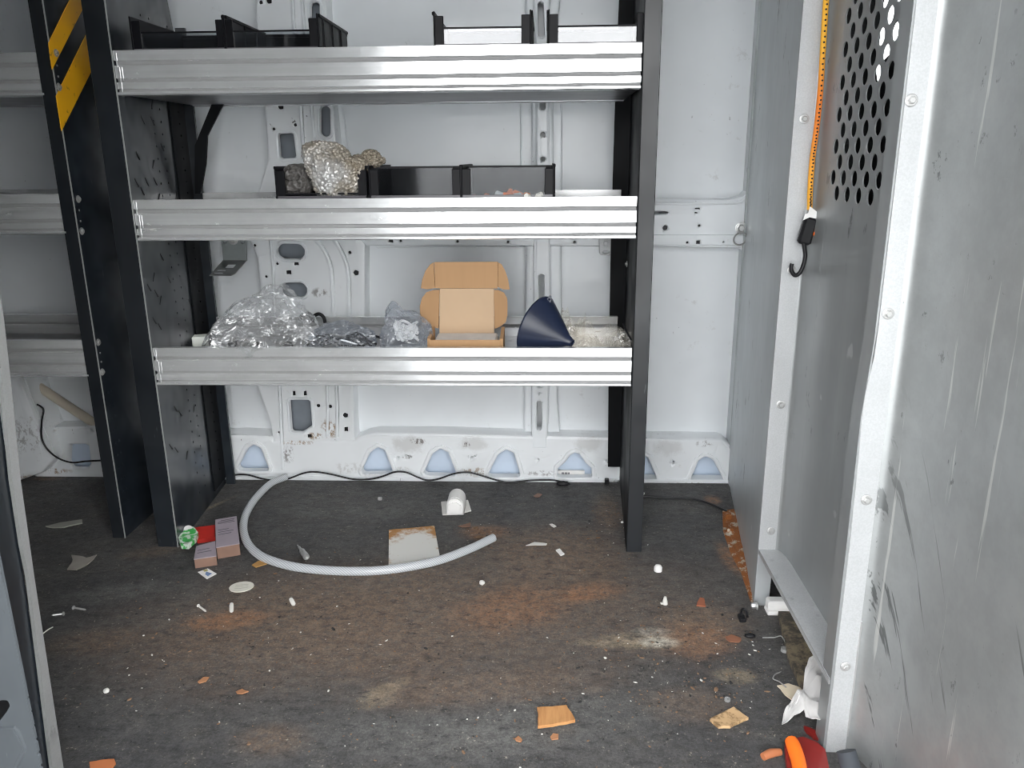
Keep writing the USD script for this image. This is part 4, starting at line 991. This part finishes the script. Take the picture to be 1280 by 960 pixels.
def crumpled_sheet(x0, x1, z0, z1, yc, tilt, amp, seed, n=46, freq=26):
    """A loose film sheet standing in folds: z rises along v while the sheet leans back by tilt."""
    u, w = np.meshgrid(np.linspace(0, 1, n), np.linspace(0, 1, n // 2), indexing='ij')
    q = np.stack([u * (x1 - x0) * freq, w * (z1 - z0) * freq * 1.6, np.full_like(u, seed * 2.7)], -1)
    rid = 1 - 2 * np.abs(2 * meshkit.noise(q, seed) - 1)
    rid2 = 1 - 2 * np.abs(2 * meshkit.noise(q * 2.4 + 5, seed + 3) - 1)
    edge = meshkit.fbm(np.stack([u[:, 0] * 4 + seed, np.zeros(n), np.zeros(n)], -1), 3, seed)
    hh = (z1 - z0) * (.45 + .75 * edge)[:, None]
    x = x0 + (x1 - x0) * (u + .03 * rid2)
    z = z0 + hh * w + amp * .35 * rid2 * w
    y = yc + tilt * w + amp * (rid * .7 + rid2 * .4)
    v = np.stack([x, y, np.maximum(z, z0)], -1).reshape(-1, 3)
    i, j = np.meshgrid(np.arange(n - 1), np.arange(n // 2 - 1), indexing='ij'); k = n // 2
    f = np.stack([i * k + j, (i + 1) * k + j, (i + 1) * k + j + 1, i * k + j + 1], -1).reshape(-1, 4)
    return trimesh.Trimesh(v, np.vstack([f[:, [0, 1, 2]], f[:, [0, 2, 3]]]), process=False)
dx0, dx1 = (0.043, 0.478)[0], (0.186, 0.478)[0]
solo('dusty_bag', cat(crumpled_sheet(dx0, dx1, LT + .006, LT + .078, 1.685, .03, .012, 51), crumpled_sheet(dx0 + .01, dx1, LT + .006, LT + .090, 1.720, .02, .014, 52), crumpled_sheet(dx0 - .012, dx0 + .045, LT + .006, LT + .125, 1.735, -.01, .009, 56, 30), crumpled_sheet(dx0 + .02, dx1 - .005, LT + .006, LT + .060, 1.664, .02, .010, 54)), FILM_TAN, 'crumpled dusty clear bag between the funnel and the right post', 'plastic bag', smooth=True)
tw = [((0.166, 0.510)[0], 1.68, (0.166, 0.510)[1]), ((0.173, 0.493)[0], 1.675, (0.173, 0.493)[1]), ((0.184, 0.475)[0], 1.67, (0.184, 0.475)[1])]
solo('black_bag_tie', tube(tw, .0024, 6, 4), BLACK_RUBBER, 'short black tie on the dusty bag by the right post', 'tie', smooth=60)
hb2 = [(-0.608, 0.466), (-0.599, 0.480), (-0.587, 0.484), (-0.577, 0.476), (-0.574, 0.462)]
solo('black_clamp', cat(tube([(a, 1.93, b) for a, b in hb2], .006, 8, 4), tube([(a + .028, 1.935, b - .002) for a, b in hb2], .0045, 8, 4)), BLACK_RUBBER, 'black curved clip at the back of the lower shelf behind the bags', 'clip', smooth=60)

# ---------------------------------------------------------------- things on the floor
hs_ = [(-0.714, 2.038), (-0.738, 1.982), (-0.746, 1.892), (-0.738, 1.795), (-0.716, 1.712), (-0.681, 1.639), (-0.637, 1.583), (-0.590, 1.549), (-0.530, 1.524), (-0.452, 1.511), (-0.374, 1.511), (-0.308, 1.525), (-0.235, 1.558), (-0.171, 1.612), (-0.117, 1.672)]
ho = thing('hose', 'pale braided hose lying in a wide curve on the floor', 'hose', ((-0.406, 1.577)[0], (-0.406, 1.577)[1], 0))
hpts = [(x, y, .0098) for x, y in hs_]
hpts[0] = (hpts[0][0] + .004, min(hpts[0][1], 2.02), .012)
part('tube', tube(hpts, .0094, 14, 10, caps=False), HOSE, ho, smooth=60)
e = np.array(hpts[-1]); d = e - np.array(hpts[-2]); d /= np.linalg.norm(d)
part('cut_end', lathe([(.0094, 0), (.0066, .0006), (.0066, -.02)], e, d, 14), plain('hose_bore', (.25, .26, .27), .5), ho, 'open end of the hose', smooth=40)

def rust_plate():
    m = Mat('rust_edged_white_plate')
    w = m.math('add', m.math('multiply', m.noise(26, 5, .65), .7), m.math('multiply', m.noise(90, 4, .7), .3))
    c = (-0.290, 1.617)
    inner = m.blot((c[0] - .004, c[1] - .004), (.082, .112), 0, w, .35)
    col = m.mix(m.noise(120, 4), (.30, .13, .03), (.42, .21, .06))
    col = m.mix(m.ramp(m.noise(60, 4), .55, .7), col, (.55, .44, .30))
    spots = m.ramp(m.noise(150, 2), .70, .76)
    white = m.mix(spots, (.66, .65, .61), (.40, .25, .12))
    return m.pbr(m.mix(inner, col, white), .6)
RUST_PLATE = rust_plate()
solo('square_plate', slab([(-0.368, 1.715), (-0.263, 1.739), (-0.231, 1.589), (-0.337, 1.548)], 0, .006), RUST_PLATE, 'square off-white plate with rust stained edges inside the hose curve', 'plate')

cp = thing('white_plastic_cap', 'white domed plastic cap on a square flange, near the wall', 'cap', (*(-0.223, 1.830), 0))
c = (-0.221, 1.825)
part('flange', slab([(-0.265, 1.882), (-0.197, 1.893), (-0.183, 1.831), (-0.215, 1.809), (-0.252, 1.804)], 0, .003, 3, .004), WHITE_FOAM, cp)
dome_ = []
prof = [(.0, 0.052), (.010, .051), (.019, .046), (.024, .038), (.026, .026), (.027, .002)]
tunnel = P([(-.026, 0)] + [(.026 * math.cos(t), .022 + .024 * math.sin(t)) for t in np.linspace(math.pi, 0, 15)] + [(.026, 0)])
part('dome', cat(pressed(affinity.translate(affinity.scale(tunnel, .84, 1.0, origin=(0, 0)), c[0], .002), c[1] - .022, c[1] + .040, .006, .008)), PAPER, cp, 'round-topped hollow dome', smooth=50)
part('front_dimple', pressed(affinity.translate(affinity.scale(Point(0, .021).buffer(.017), 1, .85), c[0], .003), c[1] - .0255, c[1] - .021, .003), PAPER, cp, smooth=40)

# cartons by the rack foot
def carton(label, quad, h, top_mat, band):
    t = thing('small_carton', label, 'carton', (*np.mean(quad, 0), 0), None)
    g = P(quad)
    part('body', ex(g, 0, h - .001, 'z'), TAN_EDGE, t)
    part('top', ex(g.buffer(.0006, join_style='mitre'), h - .001, h + .0008, 'z'), top_mat, t, 'grey-pink printed top')
    a, b, c_, d_ = map(np.array, quad)
    lines = []
    for k, (u0, u1) in band:
        s0, s1 = a + (d_ - a) * k, b + (c_ - b) * k
        p0, p1 = s0 + (s1 - s0) * u0, s0 + (s1 - s0) * u1
        lines.append(ex(LineString([p0, p1]).buffer(.0011, cap_style='flat'), h + .0008, h + .0012, 'z'))
    part('print_line', cat(*lines), PRINT, t, 'fine dark print', kind='stuff')
carton('upright grey-pink printed carton beside the hose', [(-0.782, 1.713), (-0.739, 1.733), (-0.680, 1.594), (-0.724, 1.574)], .028, PINK, [(.08, (.25, .9)), (.13, (.1, .85)), (.18, (.1, .9)), (.42, (.1, .6)), (.50, (.1, .8)), (.58, (.1, .7))])
carton('smaller grey-pink carton in front of the red card', [(-0.776, 1.590), (-0.744, 1.614), (-0.714, 1.547), (-0.756, 1.531)], .022, PINK, [(.4, (.1, .7)), (.6, (.1, .8))])
solo('red_card', slab([(-0.839, 1.707), (-0.789, 1.723), (-0.764, 1.661), (-0.800, 1.646)], 0, .010), RED, 'flat red card box behind the two grey-pink cartons', 'card box')
solo('green_wrapper', slab([(-0.840, 1.639), (-0.837, 1.671), (-0.826, 1.688), (-0.802, 1.660), (-0.794, 1.628), (-0.796, 1.594), (-0.816, 1.601)], .001, .012, 4, .02), GREEN_WRAP, 'crumpled green and white wrapper against the rack foot', 'wrapper', smooth=40)
solo('white_bottle_cap', lathe([(0, .012), (.009, .012), (.011, .009), (.011, .0), (0, 0)], (*(-0.835, 1.680), .013), (.2, -.3, .9), 16), PAPER, 'small white cap on the green wrapper', 'cap', smooth=40)
lb = thing('square_sticker', 'small white square sticker with blue print in front of the cartons', 'sticker', (*(-0.720, 1.506), 0))
part('sheet', slab([(-0.743, 1.514), (-0.728, 1.530), (-0.700, 1.508), (-0.712, 1.486)], 0, .0012), PAPER, lb)
part('blue_mark', slab([(-0.725, 1.515), (-0.710, 1.508), (-0.714, 1.496), (-0.723, 1.504)], .0012, .0005), plain('blue_print', (.16, .24, .42), .6), lb, 'blue printed patch')
part('olive_mark', slab([(-0.735, 1.521), (-0.728, 1.526), (-0.723, 1.520), (-0.729, 1.515)], .0012, .0005), plain('olive_print', (.34, .32, .12), .6), lb, 'olive printed patch')
ov = thing('oval_tag', 'white oval tag with faint lettering lying flat on the floor', 'tag', (*(-0.626, 1.455), 0))
oc = np.array((-0.626, 1.455)); o1, o2 = np.array((-0.606, 1.466)), np.array((-0.633, 1.475))
og = affinity.translate(affinity.rotate(affinity.scale(Point(0, 0).buffer(1, quad_segs=10), .0245, .0205), 12, origin=(0, 0)), *oc)
part('disc', ex(og, 0, .002, 'z'), plain('aged_white_plastic', (.62, .60, .53), .5, var=.08), ov)
part('print_line', cat(*[ex(affinity.translate(affinity.rotate(sbox(-.013, k, .013, k + .0012), 12, origin=(0, 0)), *oc), .002, .0023, 'z') for k in (-.008, -.001, .006)]), plain('faint_print', (.36, .34, .29), .6), ov, 'faint grey lettering lines', kind='stuff')
cn = thing('coax_connector', 'silver threaded cable connector lying inside the hose curve', 'connector', (*(-0.540, 1.600), 0))
ca, cb = np.array([*(-0.555, 1.622), .006]), np.array([*(-0.524, 1.574), .007])
dv = (cb - ca); dl = np.linalg.norm(dv)
part('body', lathe([(0, 0), (.003, 0), (.003, dl * .35), (.0066, dl * .38), (.0066, dl * .6), (.0058, dl * .62), (.0070, dl * .66), (.0070, dl), (.0045, dl), (.0045, dl * .9), (0, dl * .9)], ca, dv, 14), ZINC, cn, smooth=35)
part('pin', lathe([(0, 0), (.0015, 0), (.0015, .006), (0, .006)], cb - dv / dl * .004, dv, 8), ZINC, cn)

def screw(label, a, b, r=.0017, head=.0042, mat_=ZINC, group='loose screws on the floor'):
    A, B = np.array([*a, head * .8]), np.array([*b, r])
    t = thing('screw', label, 'screw', (a[0], a[1], 0), group)
    d = B - A; l = np.linalg.norm(d)
    prof = [(0, .002), (r, .002)]
    n = 9
    for i in range(n):
        prof += [(r, .003 + (l - .007) * i / n), (r * 1.3, .003 + (l - .007) * (i + .5) / n)]
    prof += [(r * .9, l - .003), (0, l)]
    part('shank', lathe(prof, A, d, 8), mat_, t)
    part('head', lathe([(0, -.0018), (head * .7, -.0016), (head, -.0004), (head, .0012), (r, .0028)], A, d, 10), mat_, t, smooth=40)
screw('pale screw left of the upright white bolt near the brown stain', (-0.685, 1.379), (-0.660, 1.359), .0016, .0032, CHIP)
screw('short bright bolt standing out below the white oval tag', (-0.620, 1.385), (-0.609, 1.356), .0032, .0038, CHIP)
screw('long screw pointing right near the door-side upright', (-0.929, 1.364), (-0.900, 1.359))
screw('long screw pointing left beside the door-side upright', (-0.936, 1.342), (-0.959, 1.338))
screw('small white bolt below the hose inside the brown dirt', (-0.507, 1.406), (-0.494, 1.384), .0034, .0040, CHIP)
solo('thin_wire_scrap', tube([(*(-0.937, 1.274), .002), (*(-0.934, 1.287), .003), (*(-0.931, 1.298), .002)], .0012, 5, 3), CHIP, 'thin pale wire scrap touching the door-side upright', 'wire', smooth=60)
def nut(label, p, r=.006):
    m = ex(affinity.translate(Point(0, 0).buffer(r, quad_segs=2).difference(Point(0, 0).buffer(r * .5)), *p), 0, r * .9, 'z')
    return solo('metal_clip', m, ZINC, label, 'clip')
nut('small silver clip on the floor left of the white domed cap', (-0.427, 1.901), .006)
def chip(name, label, poly, mat_, cat_, t=.0025, curl=.004, z=.0, seed=1, group=None):
    return solo(name, slab(poly, z, t, seed, curl, jitter=.0006), mat_, label, cat_, group, smooth=30)
chip('wood_strip', 'grey pointed wood splinter in the dark rear corner', [(-1.205, 1.720), (-1.180, 1.740), (-1.137, 1.759), (-1.126, 1.742), (-1.157, 1.715), (-1.183, 1.712)], plain('grey_wood', (.26, .26, .23), .85), 'wood splinter', .003, .003, seed=2)
chip('torn_plastic', 'torn grey plastic scrap in front of the black rack end', [(-1.027, 1.509), (-1.032, 1.540), (-1.054, 1.573), (-1.032, 1.570), (-1.015, 1.563), (-0.998, 1.574), (-0.993, 1.552), (-0.997, 1.524), (-1.005, 1.506)], plain('grey_film', (.27, .25, .22), .5), 'plastic scrap', .002, .012, seed=3)
chip('white_feather', 'thin white curved shaving right of the hose end', [(-0.042, 1.650), (-0.023, 1.666), (0.006, 1.659), (0.005, 1.650), (-0.021, 1.652)], CHIP, 'shaving', .0015, .004, seed=4)
chip('white_tile_chip', 'small white rectangular chip right of the white shaving', [(0.026, 1.630), (0.034, 1.636), (0.044, 1.612), (0.036, 1.606)], PAPER, 'chip', .003, 0, seed=5)
chip('grey_shaving', 'tiny grey shaving above the white rectangular chip', [(0.011, 1.760), (0.020, 1.763), (0.028, 1.748), (0.022, 1.743)], CHIP, 'shaving', .0015, .003, seed=6)
chip('pink_leaf', 'small pinkish flake near the wall cable', [(-0.029, 1.927), (-0.018, 1.945), (-0.006, 1.938), (-0.014, 1.920), (-0.024, 1.919)], plain('pink_flake', (.24, .14, .11), .8), 'flake', .0015, .003, seed=7)
chip('brown_leaf', 'small brown leaf between the white cap and the hose end', [(-0.206, 1.745), (-0.190, 1.754), (-0.179, 1.763), (-0.177, 1.741), (-0.196, 1.738)], plain('brown_flake', (.20, .11, .075), .8), 'leaf', .0015, .004, seed=8)
chip('orange_wood_block', 'thick orange split of wood at the front middle of the floor', [(-0.011, 1.087), (0.036, 1.094), (0.049, 1.059), (0.025, 1.050), (-0.010, 1.043), (-0.008, 1.067)], WOOD, 'wood piece', .0055, .005, seed=9)
chip('card_scrap', 'stained torn cardboard piece on the floor toward the partition', [(0.259, 1.070), (0.302, 1.100), (0.319, 1.076), (0.286, 1.055), (0.268, 1.052)], CARD_OLD, 'cardboard', .005, .003, seed=10)
chip('orange_flake', 'rust orange flake at the bottom edge near the upright', [(-0.665, 0.950), (-0.649, 0.956), (-0.632, 0.959), (-0.626, 0.950), (-0.626, 0.936), (-0.652, 0.932)], plain('rust_flake', (.40, .13, .045), .8), 'flake', .003, .004, seed=11)
chip('tan_flake', 'orange tan flake between the oval tag and the hose', [(-0.636, 1.543), (-0.630, 1.561), (-0.614, 1.574), (-0.605, 1.562), (-0.606, 1.549), (-0.624, 1.534)], plain('tan_flake', (.40, .22, .07), .8), 'flake', .002, .003, seed=12)
chip('brick_flake', 'triangular brick red flake near the whitish floor stain', [(0.297, 1.406), (0.309, 1.433), (0.318, 1.430), (0.315, 1.402)], plain('brick_flake', (.30, .10, .05), .85), 'flake', .003, .002, seed=13)
chip('brick_flake', 'brick red flake beside the dark clip by the partition', [(0.331, 1.300), (0.344, 1.306), (0.359, 1.296), (0.353, 1.282), (0.336, 1.285)], plain('brick_flake_dark', (.24, .10, .055), .85), 'flake', .002, .002, seed=14)
for lab, pts in (('upper of the two orange leaves on the brown stain', [(-0.585, 1.140), (-0.580, 1.153), (-0.570, 1.155), (-0.571, 1.144), (-0.580, 1.138)]), ('lower orange leaf right of the brown stain', [(-0.510, 1.117), (-0.502, 1.123), (-0.489, 1.118), (-0.498, 1.112), (-0.507, 1.112)]),
                 ('orange flake left of the wood block at the front', [(-0.044, 1.019), (-0.039, 1.025), (-0.033, 1.019), (-0.035, 1.014), (-0.042, 1.015)]), ('pale tan flake just below the orange wood block', [(0.010, 1.024), (0.015, 1.033), (0.023, 1.031), (0.022, 1.021), (0.012, 1.019)])):
    chip('small_leaf', lab, pts, LEAF, 'leaf', .002, .004, seed=len(lab))
wb1 = solo('white_plug', lathe([(0, .014), (.006, .013), (.0085, .009), (.0085, 0), (0, 0)], (*(0.242, 1.545), .0), (0, 0, 1), 14), PAPER, 'white plug on the grey floor below the right post', 'plug', smooth=50)
wc_ = thing('clear_wire_nut', 'small clear and white connector near the triangular brick flake', 'connector', (*(0.238, 1.416), 0))
part('body', lathe([(0, .016), (.0025, .016), (.0045, .008), (.0055, 0), (0, 0)], (*(0.238, 1.413), 0), (0, 0, 1), 10), CHIP, wc_, smooth=40)
part('wing', bx((0.229, 1.410)[0], (0.234, 1.410)[0], (0.229, 1.410)[1], (0.229, 1.410)[1] + .006, 0, .003, .001), CHIP, wc_)
for lab, p, s in (('white pebble-like bit beside the right post base', (0.255, 1.943), .006), ('white bit at the inner foot of the right post', (0.197, 1.788), .0038), ('tiny white bit left of the inner post foot', (0.187, 1.775), .0032), ('white crumb on the hose-side brown dirt', (-0.129, 1.478), .006), ('white crumb below the brown stain', (-0.727, 1.113), .005)):
    solo('white_crumb', lump((p[0], p[1], s * .8), (s, s, s * .8), .25, 1.6, int(s * 9000), 2), CHIP, lab, 'crumb', smooth=True)
dkc = thing('black_cable_clip', 'black plastic cable clip on the floor by the partition corner', 'clip', (*(0.378, 1.360), 0))
part('base', bx((0.369, 1.351)[0], (0.382, 1.352)[0], (0.376, 1.349)[1], (0.381, 1.371)[1], 0, .008, .002), BLACK_RUBBER, dkc)
part('loop', tube([(*(0.373, 1.362), .008), (*(0.380, 1.374), .016), (*(0.386, 1.371), .012), (*(0.386, 1.360), .006)], .0022, 6, 4), BLACK_RUBBER, dkc, smooth=60)
solo('black_plug', lump((*(0.377, 1.302), .004), (.010, .006, .0045), .2, 2, 3, 2), BLACK_RUBBER, 'dark oval rubber plug below the cable clip', 'plug', smooth=True)

# by the foot of the partition
tsp = [(0.438, 1.169), (0.470, 1.181), (0.458, 1.122), (0.420, 1.028), (0.407, 1.035), (0.397, 1.049), (0.399, 1.063), (0.382, 1.056), (0.360, 1.042), (0.370, 1.068), (0.392, 1.097), (0.412, 1.111), (0.423, 1.142)]
ts = slab(tsp, .008, .0012, 5, 0)
ts = ts.subdivide_to_size(.012, max_iter=7)
v = np.array(ts.vertices)
v[:, 2] += .024 * meshkit.fbm(np.c_[v[:, 0] * 60, v[:, 1] * 34, np.zeros(len(v))], 3, 4) + .03 * np.clip((v[:, 0] - .385) / .05, 0, 1)
solo('paper_towel', (v, ts.faces), plain('paper_towel', (.60, .585, .57), .85, var=.06), 'crumpled white paper towel at the foot of the partition', 'paper towel', smooth=60)
chip('cream_card', 'cream curved card piece sticking out under the white paper towel', [(0.387, 1.158), (0.406, 1.163), (0.418, 1.156), (0.429, 1.148), (0.415, 1.112), (0.404, 1.114), (0.393, 1.133)], plain('cream_card', (.62, .53, .40), .7), 'card', .002, .003, z=.001, seed=15)
rp_ = thing('red_tool', 'dark red plastic tool with an orange grip at the bottom right corner', 'tool', (*(0.376, 1.000), 0))
rb = [(0.354, 1.004), (0.370, 1.019), (0.387, 1.023), (0.403, 1.012), (0.410, 0.996), (0.399, 0.931), (0.339, 0.929)]
part('body', slab(rb, 0, .011, 6, .008), DARK_RED, rp_, smooth=30)
part('orange_grip', tube([(*(0.363, 1.004), .022), (*(0.363, 0.991), .022), (*(0.362, 0.966), .020), (*(0.357, 0.937), .018)], [.0095, .0105, .0105, .010], 12, 6), ORANGE, rp_, 'orange rubber grip', smooth=60)
chip('red_shard', 'dark red plastic rim piece under the white paper towel', [(0.400, 1.059), (0.408, 1.054), (0.424, 1.038), (0.420, 1.028), (0.407, 1.033), (0.400, 1.047)], DARK_RED, 'plastic piece', .004, .002, seed=16)
solo('copper_stub', tube([(*(0.319, 0.989), .006), (*(0.333, 0.996), .007), (*(0.348, 1.000), .006)], [.0055, .0065, .0050], 8, 4), plain('copper_stub', (.36, .13, .055), .5), 'short copper coloured stub beside the orange grip', 'stub', smooth=50)
hg = thing('foam_handle', 'dark grey foam handle standing against the near panel at the bottom right', 'handle', (*(0.438, 0.977), 0))
c0, c1 = (0.422, 0.048), (0.439, -0.031)
gp = [(c0[0], .955, c0[1]), ((c0[0] + c1[0]) / 2, .93, c0[1] - .035), (c1[0] - .012, .90, max(.02, c1[1] - .07))]
part('grip', tube([gp[0], gp[1], gp[2]], [.0135, .0142, .0145], 16, 8), plain('charcoal_foam', (.035, .040, .048), .75), hg, smooth=50)
lw_ = [(0.398, 1.296), (0.416, 1.289), (0.431, 1.292), (0.433, 1.260), (0.428, 1.231), (0.412, 1.208), (0.392, 1.190), (0.383, 1.170), (0.390, 1.160), (0.399, 1.150)]
solo('loose_wire', tube([(x, y, .004 + .006 * math.sin(i)) for i, (x, y) in enumerate(lw_)], .0011, 5, 6), ZINC, 'thin curled silver wire on the floor beside the wood sill', 'wire', smooth=60)
nut('silver staple clip above the stained cardboard piece', (0.297, 1.122), .005)
nut('shiny metal clip beside the curled wire near the partition', (0.428, 1.261), .007)

# cables along the foot of the wall
def run(px, y0, r=.0026):
    return tube([(x, y0, z) for x, z in px], r, 7, 6)
cb1 = [(-0.869, 0.012), (-0.846, 0.019), (-0.815, 0.019), (-0.776, 0.008), (-0.738, 0.002), (-0.704, 0.008), (-0.659, 0.025), (-0.627, 0.029), (-0.581, 0.022), (-0.527, 0.009), (-0.487, 0.008), (-0.449, 0.015), (-0.409, 0.030), (-0.378, 0.030), (-0.346, 0.016), (-0.320, 0.007), (-0.289, 0.011), (-0.245, 0.027), (-0.208, 0.031), (-0.175, 0.023), (-0.121, 0.006), (-0.089, 0.003), (-0.034, 0.009), (0.020, 0.010), (0.052, 0.003)]
solo('black_cable', tube([(x, 2.016, max(z, .003)) for x, z in cb1], .0024, 7, 6), CABLE, 'black cable snaking along the foot of the white wall', 'cable', smooth=60)
solo('cable_knot', cat(lump((*(0.050, 2.003), .006), (.018, .006, .006), .5, 3, 6, 3)), BLACK_RUBBER, 'black tangle at the end of the wall cable', 'cable', smooth=True)
cb3 = [(0.257, 1.928), (0.288, 1.923), (0.324, 1.916), (0.369, 1.917), (0.406, 1.896), (0.435, 1.863), (0.450, 1.839)]
solo('black_cable', tube([(x, y, .004) for x, y in cb3], .0030, 7, 6), CABLE, 'black cable on the floor from the right post to the rusted foot', 'cable', smooth=60)
cb4 = [(0.164, 0.006), (0.188, 0.004), (0.205, 0.009), (0.227, 0.002)]
c4 = thing('cable_clip_run', 'short black cable with a square clip inside the right post', 'cable', (cb4[1][0], 2.01, 0))
part('cable', tube([(x, 2.012, max(z, .004)) for x, z in cb4], .0024, 6, 5), CABLE, c4, smooth=60)
part('clip', bx((0.162, 0.009)[0], (0.173, 0.009)[0], 2.004, 2.02, .003, .016, .001), BLACK_RUBBER, c4)
cb2 = [(-1.344, 0.233), (-1.334, 0.227), (-1.329, 0.216), (-1.339, 0.186), (-1.347, 0.143), (-1.342, 0.116), (-1.326, 0.093), (-1.303, 0.077), (-1.273, 0.069), (-1.237, 0.073), (-1.188, 0.076)]
solo('black_cable', tube([(x, 1.972, z) for x, z in cb2], .0024, 7, 6), CABLE, 'black cable hanging by the wheel housing behind the hazard striped rack', 'cable', smooth=60)
lbx = thing('white_label_box', 'white printed label inside the fourth opening of the sill', 'label', ((0.082, 0.012)[0], 2.06, .01))
part('card', bx((0.036, 0.016)[0], (0.110, 0.016)[0], 2.058, 2.064, .006, (0.082, 0.021)[1], .001), PAPER, lbx)
zl = (0.053, 0.012)[1]
part('print_line', cat(*[bx((0.047, 0.012)[0] + i * .0045, (0.047, 0.012)[0] + i * .0045 + (.0022 if i % 2 else .0034), 2.0572, 2.0582, zl - .002, zl + .004) for i in range(5)]), PRINT, lbx, 'row of small dark printed marks', kind='stuff')

# loose dirt on the mat: past counting
dm = {'a': [], 'b': [], 'c': []}
r9 = np.random.default_rng(21)
spots = [((-.25, 1.35), (.45, .28), 200), ((-.30, 1.15), (.5, .16), 150), ((.20, 1.25), (.16, .18), 170), ((.33, 1.22), (.06, .2), 90), ((.16, 1.75), (.06, .16), 70), ((-.6, 1.30), (.22, .2), 90), ((.0, 1.05), (.4, .1), 90), ((0.248, 1.132), (.12, .08), 60), ((-0.141, 1.700), (.06, .05), 40)]
for (c_, s_, n_) in spots:
    for i in range(n_):
        x, y = r9.normal(c_[0], s_[0] * .6), r9.normal(c_[1], s_[1] * .6)
        if not (-.95 < x < .405 and .92 < y < 2.0):
            continue
        s = .0009 * math.exp(abs(r9.normal(0, .5)))
        m = trimesh.creation.icosahedron()
        q = np.array(m.vertices) * np.array([s * r9.uniform(.7, 2.2), s * r9.uniform(.6, 1.2), s * .5])
        a = r9.uniform(0, math.pi)
        q = q @ np.array([[math.cos(a), math.sin(a), 0], [-math.sin(a), math.cos(a), 0], [0, 0, 1]]) + [x, y, s * .35]
        dm['abc'[r9.choice(3, p=[.16, .60, .24])]].append(trimesh.Trimesh(q, m.faces, process=False))
for k, mt, nm in (('a', CHIP, 'pale'), ('b', plain('brown_grit', (.20, .12, .07), .9, var=.4, scale=300), 'brown'), ('c', plain('dark_grit', (.02, .02, .02), .8), 'dark')):
    solo('floor_grit', cat(*dm[k]), mt, '%s grit and crumbs scattered across the dirty floor mat' % nm, 'grit', kind='stuff')
